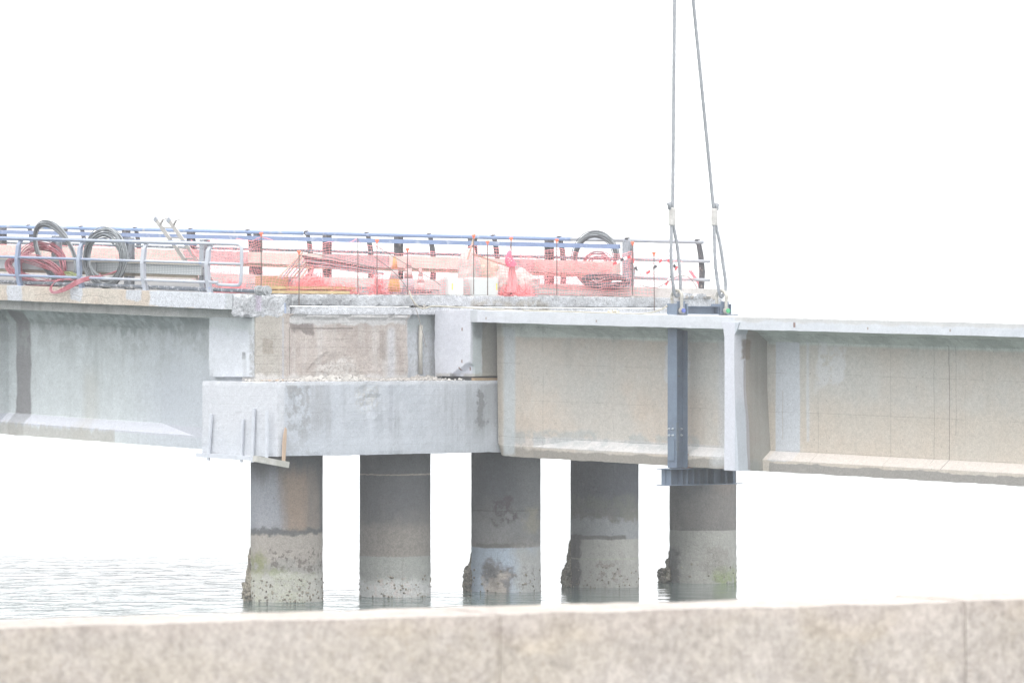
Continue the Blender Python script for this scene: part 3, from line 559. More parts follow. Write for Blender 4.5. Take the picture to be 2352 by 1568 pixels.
# splice plate and bolts low on the column
m = MB(); m.box(X0 + .03, X0 + .22, 5.598, 5.619, 2.98, 3.42); m.build('splice_plate', STL, lf)
m = MB(); m.box(X0 + .272, X0 + .292, 5.60, 5.66, 3.18, 3.75); m.build('edge_plate', STD, lf)
b0 = None
for bx in (.06, .17):
    for bz in (3.49, 3.62):
        if b0 is None:
            m = MB(); m.cyl((0, 0, 0), (0, -.018, 0), .024, 6); m.cyl((0, -.018, 0), (0, -.045, 0), .012, 8); b0 = unit(m, 'bolt', BOLT, lf, (X0 + bx, 5.62, bz))
        else: inst(b0, lf, (X0 + bx, 5.62, bz))
for by, bz in ((5.86, 3.49), (5.86, 3.62), (5.75, 3.36)):
    o = inst(b0, lf, (X0 + .146, by, bz)); o.rotation_euler = (0, 0, math.radians(90))
RUST = plain('rusty_timber', (.34, .17, .11), .9, c2=(.25, .12, .08), bump=.5)
m = MB(); m.box(X0 + .05, X0 + .25, 5.96, 6.09, 2.818, 3.10); wk = m.build('packing_block', RUST, None)
tag(wk, 'small reddish brown timber block wedged upright on the bottom steel beam', 'timber block')

# slings, shackles and hook
ROPE = plain('wire_rope', (.32, .34, .365), .5, .3, .2, sc=9)
FER = plain('aluminium_ferrule', (.52, .51, .49), .6, .2, .2, sc=14)
HK = Vector((X0 + .15, 5.78, 16.0))
HKT = onX(1553, -400, X0 + .15); HK = HKT
def spath(pts, n=10):
    pts = [Vector(p) for p in pts]; out = []
    for i in range(len(pts) - 1):
        p0, p1, p2, p3 = pts[max(i - 1, 0)], pts[i], pts[i + 1], pts[min(i + 2, len(pts) - 1)]
        for k in range(n):
            t = k / n; out.append(.5 * ((2 * p1) + (p2 - p0) * t + (2 * p0 - 5 * p1 + 4 * p2 - p3) * t * t + (3 * p1 - p0 - 3 * p2 + p3) * t ** 3))
    out.append(pts[-1]); return out
for side, (fx, fy0, fy1, loop, lab) in enumerate([
    (1544, 478, 517, [(1543, 517), (1540, 560), (1540.5, 610), (1546, 655), (1549, 668), (1555, 680), (1561, 672), (1562, 655), (1559, 610), (1554, 560), (1547, 517)], 'vertical left wire rope sling with pressed grey ferrule'),
    (1641, 480, 517, [(1640, 517), (1640, 560), (1642, 610), (1649, 655), (1653, 670), (1658, 682), (1664, 672), (1666, 655), (1660, 610), (1653, 560), (1645, 517)], 'right wire rope sling leaning left towards the hook, with pressed grey ferrule')]):
    Xs = X0 + .17; tp = onX(fx + (1 if side == 0 else -2), fy0, Xs)
    sl_ = thing('wire_sling', tp, lab, 'wire sling', 'wire slings holding the lifting frame')
    npts = 160; pts = [tp + (HK - tp) * (k / npts) for k in range(npts + 1)]
    m = MB(); m.tube(pts[:-1], .033, 14, 6, 26); m.build('rope', ROPE, sl_, True)
    m = MB(); m.tube(spath([onX(a, b, Xs) + Vector((.02 * math.sin(i), 0, 0)) for i, (a, b) in enumerate(loop)], 14), .031, 14, 6, 26); m.build('eye_loop', ROPE, sl_, True)
    a = onX(fx, fy0 - 1, Xs); b = onX(fx, fy1 + 1, Xs); m = MB()
    d = (b - a); rr = []
    for k in range(13):
        t = k / 12; rr.append([a + d * t + Vector((math.cos(q) * .048, math.sin(q) * .082, 0)) for q in [2 * math.pi * j / 16 for j in range(16)]])
    m.loft(rr); m.build('ferrule', FER, sl_, True)
    m = MB(); ex = fx + (-6 if side == 0 else 5); m.tube([onX(ex + .5, fy0 + 3, Xs), onX(ex, fy0 - 6, Xs), onX(ex - (2 if side == 0 else -1), fy0 - 12, Xs)], [.036, .04, .046], 12, 6, 26)
    rr_ = random.Random(side)
    for k in range(9):
        s0 = onX(ex - 1, fy0 - 11, Xs); m.tube([s0, s0 + Vector((rr_.uniform(-.05, .05), rr_.uniform(-.10, .04) * (1 if side == 0 else -1), rr_.uniform(-.05, .06)))], .003, 4)
    m.build('frayed_tail', ROPE, sl_, True)
SHK = plain('galvanised_shackle', (.42, .41, .37), .55, .2, .2, dust=((.25, .2, .15), .6, 8.))
NUTB = plain('blue_paint', (.10, .14, .42), .5); NUTG = plain('green_paint', (.06, .38, .16), .5)
for yc, nm, lab in ((5.72, NUTB, 'grey bow shackle with a blue painted nut at the left sling'), (6.98, NUTG, 'grey bow shackle with a green painted nut at the right sling')):
    s_ = thing('shackle', (X0 + .2, yc, 6.0), lab, 'shackle', 'shackles on the lifting lugs')
    xa, xb = X0 + .03, X0 + .31; zb = 6.03
    pts = [(xa, yc, zb), (xa, yc, zb + .22)] + [((xa + xb) / 2 - math.cos(t) * .16, yc, zb + .24 + math.sin(t) * .17) for t in [math.pi * k / 10 for k in range(1, 10)]] + [(xb, yc, zb + .22), (xb, yc, zb)]
    m = MB(); m.tube(spath(pts, 4), .034, 12); m.build('bow', SHK, s_, True)
    m = MB(); m.cyl((xb - .03, yc, zb), (xb + .045, yc, zb), .062, 18); m.build('eye', SHK, s_)
    m = MB(); m.cyl((xb + .02, yc, zb), (xb + .075, yc, zb), .05, 6); m.build('nut', nm, s_)
HKM = plain('yellow_hook_block', (.5, .35, .06), .5)
hb = thing('crane_hook', HK, 'crane hook block above the top of the photo that carries both wire slings', 'crane hook')
m = MB(); m.blob(HK + Vector((0, 0, .55)), .3, .18, .45, 0, 1, 16, 10); m.build('block', HKM, hb, True)
m = MB(); m.tube([HK + Vector((0, .16 * math.sin(a), .02 - .16 * math.cos(a) + .1)) for a in [k * .35 for k in range(-5, 13)]], .05, 10); m.build('hook', STD, hb, True)
m = MB(); [m.cyl(HK + Vector((dx, 0, .9)), HK + Vector((dx, 0, 9)), .02, 8) for dx in (-.15, .15)]; m.build('hoist_rope', ROPE, hb)

# ================================================================== RAILINGS AND BARRIERS
def pmat(name, c, dustc=(.52, .54, .57), th=.55, sc=5., rough=.5): return plain(name, c, rough, 0, .1, dust=(dustc, th, sc))
NR1 = NT('near_rail_paint'); n = NR1
a = n.sep(n.P); dm = n.mr(n.M('ADD', a[0], n.M('MULTIPLY', n.M('SUBTRACT', n.noise(n.P, 2.5, 4, .7)[0], .5), 5.)), -8.0, -4.8)
col = n.mix(dm, (.22, .275, .39), (.40, .43, .48)); col = n.mix(n.M('MULTIPLY', n.mr(n.noise(n.P, 7, 4, .7)[0], .6, .68), .6), col, (.16, .26, .52))
n._in(n.b.inputs['Base Color'], col); n.b.inputs['Roughness'].default_value = .5; NRM = n.mat
BLU = pmat('blue_box_rail_paint', (.19, .26, .43), (.34, .39, .50), .62, 3.)
BLF = pmat('far_rail_blue_paint', (.20, .29, .48), (.36, .38, .42), .6, 2.)
POSTD = plain('weathered_dark_post', (.085, .085, .095), .8, 0, .3, dust=((.25, .22, .2), .6, 9.))
GRP = plain('grey_dusty_post', (.34, .37, .41), .7, 0, .2, dust=((.16, .17, .19), .55, 8.))
DUCT = plain('dark_cable_duct', (.12, .14, .17), .6, 0, .2, dust=((.42, .44, .47), .58, 14.))
BEIGE = plain('beige_guard_beam', (.42, .36, .28), .85, c2=(.36, .31, .24))
PALE = plain('pale_guard_beam', (.56, .54, .49), .8, c2=(.50, .47, .42), bump=.3)
PINK = plain('red_dusted_guard_beam', (.47, .31, .32), .8, c2=(.42, .28, .29), dust=((.50, .41, .41), .55, 5.))
GALV = plain('galvanised_sheet', (.36, .38, .40), .5, .2, .1)
n = NT('perforated_sheet'); a = n.sep(n.P)
fx = n.M('ABSOLUTE', n.M('SUBTRACT', n.M('FRACT', n.M('MULTIPLY', a[0], 18.)), .5)); fz = n.M('ABSOLUTE', n.M('SUBTRACT', n.M('FRACT', n.M('MULTIPLY', n.M('ADD', a[2], n.M('MULTIPLY', a[0], GL)), 28.)), .5))
hole = n.mr(n.M('MAXIMUM', fx, fz), .24, .28, 1, 0, 'LINEAR')
n._in(n.b.inputs['Base Color'], n.mix(n.M('MULTIPLY', hole, .8), (.27, .30, .31), (.62, .64, .64))); n.b.inputs['Roughness'].default_value = .6; PERF = n.mat
# --- near railing (outer, on the edge beam)
nr = thing('bridge_railing', (-5, .28, gl(6.38, -5)), 'near blue dusty pipe railing on the left deck edge, ending in a loop', 'railing')
XP = [-20.7, -18.4, -16.15, -13.9, -11.63, -9.36, -7.09, -4.82, -2.6]
m = MB()
pr = [(.0, 0), (-.07, .28), (-.085, .6), (-.04, .9), (.05, 1.06), (.09, 1.10), (.13, 1.08), (.14, 1.02), (.10, 1.0), (.05, .92), (.02, .6), (.03, .28), (.11, 0)]
m.loft([[(x, y, z) for y, z in pr] for x in (-.02, .02)])
m.loft([[(x, y + (.012 if k > 6 else 0), z) for k, (y, z) in enumerate([(.0, 0), (-.072, .28), (-.087, .6), (-.042, .9), (.045, 1.05), (.057, 1.045), (-.028, .895), (-.072, .6), (-.058, .28), (.012, 0)])] for x in (-.055, .055)])
p0_ = unit(m, 'post', NRM, nr, (XP[0], .26, gl(6.36, XP[0])))
for x in XP[1:]: inst(p0_, nr, (x, .26, gl(6.36, x)))
def line_tube(mb, x0, x1, y, z, r, n_=10, st=1.1):
    k = max(2, int((x1 - x0) / st)); mb.tube([(x0 + (x1 - x0) * i / k, y, gl(z, x0 + (x1 - x0) * i / k)) for i in range(k + 1)], r, n_)
zt = 6.38
m = MB()
xe = -1.52; x2 = -2.3; yr = .27
path = [(x2, yr, gl(zt + 1.03, x2)), (xe - .16, yr, gl(zt + 1.03, xe)), (xe - .04, yr, gl(zt + 1.0, xe)), (xe, yr, gl(zt + .9, xe)), (xe - .005, yr, gl(zt + .55, xe)), (xe - .02, yr, gl(zt + .32, xe)), (xe - .05, yr, gl(zt + .22, xe)), (xe - .16, yr, gl(zt + .18, xe)), (x2, yr, gl(zt + .18, x2))]
line_tube(m, -60, x2, yr, zt + 1.03, .034)
m.build('top_rail', NRM, nr, True)
m = MB(); m.tube(spath(path, 5), .036, 10); m.build('end_loop', NRM, nr, True)
m = MB(); line_tube(m, -60, xe, yr - .03, zt + .62, .030); m.build('middle_rail', NRM, nr, True)
m = MB(); line_tube(m, -60, x2, yr - .03, zt + .22, .030); m.build('lower_rail', NRM, nr, True)
# --- pipe with flanges lying on the edge beam
fp = thing('water_pipe', (-5, .38, gl(6.38, -5)), 'dusty grey pipe lying along the deck edge behind the railing, ending in two round flanges', 'pipe')
m = MB(); line_tube(m, -60, -1.12, .42, zt + .065, .042, 12); m.build('pipe_barrel', DUCT, fp, True)
FL = plain('dusty_flange', (.40, .42, .44), .7, 0, .2)
m = MB(); m.cyl((0, 0, 0), (.03, 0, 0), .105, 20); m.cyl((-.03, 0, 0), (0, 0, 0), .07, 16)
f0 = unit(m, 'flange', FL, fp, (-1.16, .42, zt + .075)); inst(f0, fp, (-1.10, .42, zt + .075)); inst(f0, fp, (-.92, .42, zt + .068)); inst(f0, fp, (-.86, .42, zt + .066))
m = MB(); m.cyl((-1.12, .42, zt + .07), (-.84, .42, zt + .065), .048, 14); m.cyl((-.84, .42, zt + .065), (-.79, .42, zt + .065), .05, 6)
m.build('coupling', GALV, fp)
m = MB()
for k in range(6):
    a_ = k * math.pi / 3; m.cyl((-1.14, .42 + .085 * math.cos(a_), zt + .07 + .085 * math.sin(a_)), (-.88, .42 + .085 * math.cos(a_), zt + .068 + .085 * math.sin(a_)), .009, 6)
tag(m.build('flange_bolts', GALV, fp), kind='stuff')
# --- near crash barrier
nbx = thing('crash_barrier', (-6, .98, gl(6.37, -6)), 'near crash barrier with beige beam and perforated metal tray, behind the left pipe railing', 'crash barrier')
m = MB(); m.box(-.075, .075, -.09, -.075, 0, 1.13); m.box(-.075, .075, .075, .09, 0, 1.13); m.box(-.01, .01, -.075, .075, 0, 1.13)
b0p = unit(m, 'post', GRP, nbx, (-3.72, 1.02, gl(6.36, -3.72)))
for k in range(1, 7): inst(b0p, nbx, (-3.72 - 2.64 * k, 1.02, gl(6.36, -3.72 - 2.64 * k)))
m = MB(); m.box(-60, -3.85, .84, .92, 7.405 - .045, 7.405 + .045, gl); m.build('box_rail', BLU, nbx)
m = MB(); m.box(-60, -3.82, .87, .925, 6.66, 7.02, gl); m.build('guard_beam', BEIGE, nbx)
m = MB(); m.box(-60, -7.3, .835, .868, 6.73, 6.945, gl); m.box(-60, -7.3, .80, .835, 6.93, 6.945, gl); m.box(-60, -7.3, .80, .835, 6.73, 6.745, gl); m.build('cable_tray', GALV, nbx)
m = MB(); m.box(-7.28, -3.6, .84, .868, 6.73, 6.945, gl); m.box(-7.28, -3.6, .81, .84, 6.935, 6.945, gl); m.box(-7.28, -3.6, .81, .84, 6.73, 6.74, gl); m.build('perforated_tray', PERF, nbx)
# --- far railing
fr = thing('bridge_railing', (-14, 13.7, gl(6.5, -14)), 'far pipe railing with slim dark curved posts and blue rails along the whole deck', 'railing')
XF = [-1.76 - 2.33 * k for k in range(22)]
m = MB(); pr2 = [(-.06, 0), (-.02, .3), (.0, .62), (-.05, 1.0), (-.13, 1.29), (-.17, 1.35), (-.22, 1.34), (-.22, 1.26), (-.17, 1.22), (-.12, .98), (-.08, .62), (-.10, .3), (-.15, 0)]
m.loft([[(x, y + .06, z) for y, z in pr2] for x in (-.055, .055)])
f0p = unit(m, 'post', POSTD, fr, (XF[0], 13.72, gl(6.35, XF[0])))
for x in XF[1:]: inst(f0p, fr, (x, 13.72, gl(6.35, x)))
m = MB(); line_tube(m, -60, -15.9, 13.6, 7.63, .05); m.build('top_rail', BLF, fr, True)
m = MB(); line_tube(m, -15.75, -6.0, 13.6, 7.63, .05); m.build('top_rail', BLU, fr, True)
FW_ = plain('dusty_white_rail', (.38, .40, .44), .6, 0, .1, dust=((.30, .34, .42), .62, 4.))
m = MB(); line_tube(m, -6.0, -1.60, 13.6, 7.63, .045); m.build('top_rail', FW_, fr, True)
m = MB(); line_tube(m, -60, -4.2, 13.66, 7.2, .034); m.build('middle_rail', DUCT, fr, True)
m = MB(); line_tube(m, -4.2, -1.45, 13.66, 7.2, .038); m.build('middle_rail', FW_, fr, True)
m = MB(); line_tube(m, -60, -4.2, 13.66, 6.80, .038); m.build('lower_rail', DUCT, fr, True)
m = MB(); line_tube(m, -4.2, -1.45, 13.66, 6.78, .038); m.build('lower_rail', FW_, fr, True)
# --- far crash barrier
fb = thing('crash_barrier', (-12, 12.6, gl(6.4, -12)), 'far crash barrier with blue box rail and pale and reddish beams behind the pink net', 'crash barrier')
m = MB(); m.box(-.07, .07, -.09, -.075, 0, 1.25); m.box(-.07, .07, .075, .09, 0, 1.25); m.box(-.012, .012, -.075, .075, 0, 1.25)
q0p = unit(m, 'post', POSTD, fb, (-5.72, 12.65, gl(6.35, -5.72)))
for k in range(1, 16): inst(q0p, fb, (-5.72 - 2.69 * k, 12.65, gl(6.35, -5.72 - 2.69 * k)))
m = MB(); m.box(-.085, .085, -.10, -.08, 0, 1.27); m.box(-.085, .085, .08, .1, 0, 1.27); m.box(-.012, .012, -.08, .08, 0, 1.27)
unit(m, 'post', GRP, fb, (-3.05, 12.65, gl(6.35, -3.05))).name = 'post'
m = MB(); m.box(-60, -3.2, 12.48, 12.56, 7.49 - .05, 7.49 + .05, gl); m.build('box_rail', BLU, fb)
segs = [(-60, -19.2, PALE, 'pale'), (-19.18, -16.6, PINK, 'pink'), (-16.58, -13.7, PALE, 0), (-13.68, -11.2, PINK, 'reddish guard beam'), (-11.18, -6.9, PALE, 0), (-6.88, -6.0, PINK, 0), (-5.98, -3.2, PALE, 0)]
for a_, b_, mt, _ in segs:
    m = MB(); m.box(a_, b_, 12.42, 12.555, 6.87, 7.145, gl); o = m.build('guard_beam', mt, fb)
    if mt is PINK: o['label'] = 'reddish guard beam'
m = MB(); m.box(-60, -3.2, 12.50, 12.56, 6.78, 6.865, gl); m.build('lower_beam', BEIGE, fb)

# ================================================================== ORANGE MESH FENCE, RODS
MESH = plain('orange_mesh_plastic', (.84, .28, .30), .5, c2=(.86, .36, .37), var=.05)
CAPO = plain('orange_rod_cap', (.95, .22, .12), .5)
RODM = plain('steel_rod', (.14, .11, .10), .7)
def net(pts, cw, ch, name, label, rad=.0045, jit=.018, sag=.06, mat=MESH, seed=1, group='orange mesh fencing on the deck'):
    rn = random.Random(seed); seg = []; s_ = 0
    P = [Vector(p[:2]) for p in pts]; ln = [0]
    for i in range(1, len(P)): ln.append(ln[-1] + (P[i] - P[i - 1]).length)
    nu = max(2, int(ln[-1] / cw)); nv = max(2, int(max(p[2] - p[3] for p in pts) / ch)); G = []
    for i in range(nu + 1):
        s_ = ln[-1] * i / nu; k = 0
        while k < len(ln) - 2 and ln[k + 1] < s_: k += 1
        t = (s_ - ln[k]) / max(1e-6, ln[k + 1] - ln[k]); a, b = pts[k], pts[k + 1]
        xy = P[k].lerp(P[k + 1], t); tp = a[2] + (b[2] - a[2]) * t - sag * math.sin(math.pi * t); bt = a[3] + (b[3] - a[3]) * t
        colm = []
        for j in range(nv + 1):
            v = j / nv; z = bt + (tp - bt) * v
            w_ = noise.noise_vector(Vector((s_ * 1.1, v * 2.2, seed * 3.1))) * .10 + noise.noise_vector(Vector((s_ * 4, v * 6, seed))) * .035
            ed = math.sin(math.pi * min(1, v * 1.0))
            colm.append(Vector((xy.x + w_.x * (.4 + ed) + rn.uniform(-jit, jit), xy.y + w_.y * .9 + rn.uniform(-jit, jit) * .5, z + w_.z * .8 * (.3 + ed) + rn.uniform(-jit, jit) * .5)))
        G.append(colm)
    m = MB()
    for i in range(nu + 1): m.tube(G[i], rad * .85, 3)
    for j in range(nv + 1): m.tube([G[i][j] for i in range(nu + 1)], rad * (1.7 if j == nv else 1.1), 3)
    o = m.build(name, mat); return tag(o, label, 'mesh fence', group)
XN = -1.85
def np_(sx, yt, yb, X=XN): a = onX(sx, yt, X); b = onX(sx, yb, X); return (X, a[1], a[2], b[2])
def npY(sx, yt, yb, Y): a = onY(sx, yt, Y); b = onY(sx, yb, Y); return (a[0], Y, a[2], b[2])
net([npY(440, 551, 640, 1.1), npY(490, 549, 655, 1.1), npY(545, 546, 662, 1.1), np_(602, 543, 664), np_(687, 556, 668), np_(760, 556, 670), np_(822, 548, 672)], .078, .062, 'mesh_fence', 'orange mesh net hung high from behind the railing loop to the timber box', seed=2)
net([np_(822, 556, 672), np_(866, 566, 674), np_(905, 582, 675), np_(950, 574, 675), np_(1010, 578, 675), np_(1060, 572, 675), np_(1088, 560, 676)], .078, .062, 'mesh_fence', 'orange mesh net in front of the traffic cones', seed=5, sag=.03)
net([np_(1088, 562, 676), np_(1120, 566, 676), np_(1174, 566, 676), np_(1230, 572, 676), np_(1279, 570, 677), np_(1340, 580, 677), np_(1400, 584, 678), np_(1452, 578, 678)], .078, .062, 'mesh_fence', 'orange mesh net between the white containers and the right barrier post', seed=9, sag=.03)
net([np_(1452, 578, 678), np_(1503, 586, 679), np_(1560, 598, 679), np_(1612, 612, 678)], .095, .08, 'mesh_fence', 'thin loose orange mesh net at the far right end below the slings', seed=12, rad=.004)
net([(-30, 11.6, gl(7.25, -30), gl(6.55, -30)), (-22, 11.6, gl(7.2, -22), gl(6.55, -22)), (-16.2, 11.6, gl(7.2, -16.2), gl(6.55, -16.2))], .11, .09, 'mesh_fence', 'long orange mesh net along the far side of the deck behind the cable coils', seed=15, rad=.005)
net([(-6.3, 12.3, gl(7.25, -6.3), gl(6.55, -6.3)), (-4.6, 12.3, gl(7.15, -4.6), gl(6.5, -4.6)), (-3.2, 12.3, gl(7.15, -3.2), gl(6.5, -3.2))], .055, .05, 'mesh_fence', 'dense doubled orange mesh draped below the right end of the far barrier', seed=20, rad=.005, jit=.02)
def rod(sx, yt, yb, X, lab, dx=0, r=.011):
    a = onX(sx + dx, yt, X); b = onX(sx, yb, X)
    t_ = thing('marker_rod', b, lab, 'rod', 'thin steel rods with orange caps')
    m = MB(); m.tube([b, a], r, 6); m.build('rod_shaft', RODM, t_)
    m = MB(); m.lathe([(.018, 0), (.02, .03), (.04, .05), (.042, .085), (.03, .09)], a - Vector((0, 0, .02)), 10); m.build('cap', CAPO, t_)
XB = -1.6
for a_ in [(600, 541, 661, XN, 'capped steel rod nearest the round pipe flanges'), (687, 583, 701, -1.22, 'capped steel rod standing before the netting heap and timber box'), (866, 557, 677, XB, 'tangled capped steel rod just left of the orange and white cone'),
           (936, 577, 676, XB, 'short capped rod in front of the tall pink cone'), (1088, 546, 676, XB, 'capped rod beside the leaning stick at the plastic sheeting'), (1120, 560, 678, XB, 'capped rod crossing the larger white container'),
           (1174, 552, 676, XB, 'capped steel rod with the red bag hanging on it'), (1279, 556, 677, XB, 'capped rod in front of the left end of the right pale beam'), (1453, 562, 678, XB, 'capped rod in front of the grey barrier end post'), (1503, 586, 713, -1.15, 'capped rod standing alone left of the slings on the lower ledge', -1)]:
    rod(a_[0], a_[1], a_[2], a_[3], a_[4], *(a_[5:] or (0,)))
m = MB(); m.tube([onX(822, 673, XB), onX(822, 545, XB)], .010, 6); tag(m.build('marker_rod', RODM), 'bare steel rod without a cap, between the netting heap and the cones', 'rod', 'thin steel rods with orange caps')
for i, (sx, a_, b_) in enumerate(((697, 658, 684), (900, 650, 676))):
    pass
def heap(c, rx, ry, rz, n_, name, label, seed, mat=MESH, rad=.006):
    rn = random.Random(seed); m = MB()
    for k in range(n_):
        th = rn.uniform(0, 6.28); u = rn.random() ** .5; p = Vector((c[0] + rx * u * math.cos(th), c[1] + ry * u * math.sin(th), c[2] + rz * (1 - u * u) * rn.random())); d = Vector((rn.uniform(-1, 1), rn.uniform(-1, 1), rn.uniform(-.5, .6))).normalized(); pts = [p]
        for q in range(5):
            d = (d + Vector((rn.uniform(-1, 1), rn.uniform(-1, 1), rn.uniform(-1, 1))) * .8).normalized(); p = p + d * .055; p.z = max(p.z, c[2] + .005); pts.append(p)
        m.tube(pts, rad, 3)
    return tag(m.build(name, mat), label, 'netting heap', 'crumpled orange netting')
c = onX(724, 660, -2.3); heap((c[0], c[1] - .1, deckz(c[0], c[1])), .32, .5, .44, 600, 'netting_heap', 'big crumpled heap of orange-pink netting beside the timber box', 3)
c = onX(1185, 672, -1.75); heap((c[0], c[1], 6.385), .2, .36, .16, 380, 'netting_heap', 'low crumpled heap of orange netting below the red bag', 4)
c = onX(868, 672, -1.9); heap((c[0], c[1], 6.40), .07, .09, .5, 130, 'netting_heap', 'narrow bunch of orange netting gathered round the tangled rod', 6)
c = onY(528, 665, .8); heap((c[0], .8, deckz(c[0], 1)), .35, .2, .16, 420, 'netting_heap', 'orange netting crumpled on the deck edge behind the railing loop', 8)
c = onX(780, 668, -2.1); heap((c[0], c[1], deckz(c[0], c[1])), .2, .5, .1, 260, 'netting_heap', 'flat tail of orange netting right of the big heap', 11)
# hank of netting under the red bag
rn = random.Random(5); m = MB(); a = onX(1176, 612, -1.62); b = onX(1172, 672, -1.62)
for k in range(60):
    o1 = Vector((rn.uniform(-.04, .04), rn.uniform(-.06, .06), 0)); o2 = Vector((rn.uniform(-.09, .09), rn.uniform(-.1, .2), 0)); m.tube([a + o1, a.lerp(b, .5) + (o1 + o2) * .6 + Vector((0, rn.uniform(-.03, .03), 0)), b + o2], .005, 3)
tag(m.build('netting_hank', MESH), 'twisted hank of orange netting hanging straight below the red bag', 'netting')

# ================================================================== CABLE COILS
def strands(fn, nst, rad, spread, seed, npt=64, mb=None, closed=True, drift=1.0, mi=0):
    rn = random.Random(seed); m = mb or MB()
    for k in range(nst):
        a0 = rn.uniform(0, 6.28); q = spread * rn.random() ** .5; ph = rn.uniform(0, 6.28); sc = rn.uniform(-.05, .05) * drift; pts = []
        for i in range(npt):
            t = 2 * math.pi * i / npt; ang = a0 + .9 * math.sin(t + ph); off = q * (1 + .25 * math.sin(2 * t + ph))
            pts.append(fn(t, sc, off * math.cos(ang), off * math.sin(ang)))
        m.tube(pts, rad, 5, closed=closed, mi=mi)
    return m
def ell(cx, cy, a, b, rot, Y, pw=1.0, shift=0.0):
    def fn(t, sc, o1, o2):
        A = a * (1 + sc); B = b * (1 + sc); x = A * math.cos(t); y = B * math.sin(t)
        x += shift * y / B; cr, sr = math.cos(rot), math.sin(rot); nx, ny = math.cos(t) * o1 * 75, math.sin(t) * o1 * 107
        return onY(cx + (x * cr - y * sr) + nx, cy + (x * sr + y * cr) + ny, Y + o2)
    return fn
BLK = plain('grey_black_cable', (.13, .14, .155), .45, 0, .2, spec=.5); BLK2 = plain('light_grey_cable', (.32, .35, .37), .45, 0, .15)
RED = plain('faded_red_cable', (.36, .085, .11), .5, c2=(.50, .22, .26)); YG = plain('yellow_green_wire', (.33, .38, .16), .5)
YC = .55
m = MB(); strands(ell(241, 594, 42, 59, 0, YC), 17, .011, .12, 1, mb=m, mi=0); strands(ell(241, 594, 42, 59, 0, YC), 17, .011, .12, 2, mb=m, mi=1)
tag(m.build('cable_coil', [BLK, BLK2], smooth=True), 'upright round coil of grey cable tied at the top, leaning on the near barrier', 'cable coil', 'coils of cable on the bridge deck')
m = MB(); strands(ell(128, 580, 38, 72, -.40, YC + .12, shift=4), 16, .011, .09, 3, mb=m, mi=0); strands(ell(128, 580, 37, 71, -.40, YC + .12, shift=4), 11, .011, .09, 4, mb=m, mi=1)
tag(m.build('cable_coil', [BLK, BLK2], smooth=True), 'tilted long coil of grey cable standing highest above the left railing', 'cable coil', 'coils of cable on the bridge deck')
m = strands(ell(95, 610, 49, 47, -.1, YC + .28), 22, .010, .12, 5); tag(m.build('cable_coil', RED, smooth=True), 'big loose coil of red cable behind the tilted grey coil', 'cable coil', 'coils of cable on the bridge deck')
m = strands(ell(80, 622, 62, 24, .28, YC - .05), 17, .010, .11, 6); tag(m.build('cable_coil', RED, smooth=True), 'flattened red cable coil lying lowest beside the leftmost railing posts', 'cable coil', 'coils of cable on the bridge deck')
rnl = random.Random(9); m = MB()
for k in range(7):
    e = k * 1.6; m.tube(spath([onY(232, 628 + e, .7), onY(190, 640 + e * .7, .45), onY(160, 640 + e * .3, .2), onY(130, 646 - e * .2, .0), onY(114 + e * .5, 662, -.03), onY(122 + e * .5, 674 - e * .5, -.03), onY(150, 668 - e, -.02), onY(190, 648 - e, .12), onY(240, 632, .5), onY(272, 620 + e * .3, .75)], 5), .010, 5)
tag(m.build('cable_loop', RED, smooth=True), 'drooping loop of red cable hanging over the edge beam between two railing posts', 'cable')
m = MB()
for k in range(14):
    x = rnl.uniform(130, 150); m.tube(spath([onY(x, rnl.uniform(624, 632), .62), onY(x + 22, rnl.uniform(624, 634), .6), onY(x + 50, rnl.uniform(632, 646), .5)], 4), .007, 4)
tag(m.build('wire_bundle', YG), 'small bundle of yellow-green wires between the red cables', 'wire bundle')
# far right coils, standing against the far barrier
YF = 13.05
m = MB(); strands(ell(1369, 597, 48, 58, .02, YF), 22, .011, .085, 21, mb=m, mi=0); strands(ell(1369, 597, 48, 59, .02, YF), 16, .010, .06, 22, mb=m, mi=1)
tag(m.build('cable_coil', [BLK, BLK2], smooth=True), 'large upright coil of grey-black cable on the right behind the pale beam', 'cable coil', 'coils of cable on the bridge deck')
m = strands(ell(1374, 618, 34, 34, .0, YF - .35), 12, .010, .09, 23, drift=3); tag(m.build('cable_coil', RED, smooth=True), 'red cable coil inside the large right-hand black coil', 'cable coil', 'coils of cable on the bridge deck')
m = strands(ell(1390, 646, 48, 12, .02, 12.2), 14, .013, .07, 24, drift=2); tag(m.build('cable_coil', BLK, smooth=True), 'flat black cable coil lying under the right pale beam', 'cable coil', 'coils of cable on the bridge deck')
PKH = plain('pink_hose', (.75, .24, .30), .5)
m = MB(); 
for k in range(2): m.tube(spath([onX(1583 + 4 * k, 622, -2.2), onX(1592 + 3 * k, 634, -2.1), onX(1603 + 3 * k, 650, -2), onX(1606 + 2 * k, 664, -1.9), onX(1600, 676 + 2 * k, -1.8), onX(1588, 686 + k, -1.6), onX(1572, 694 + k, -1.3)], 6), .019, 8)
tag(m.build('pink_hose', PKH, smooth=True), 'pair of pink hoses curving down from the far railing end to the broken deck edge', 'hose')

# ================================================================== THINGS ON THE DECK
ALU = plain('aluminium', (.42, .41, .39), .45, .3, .1)
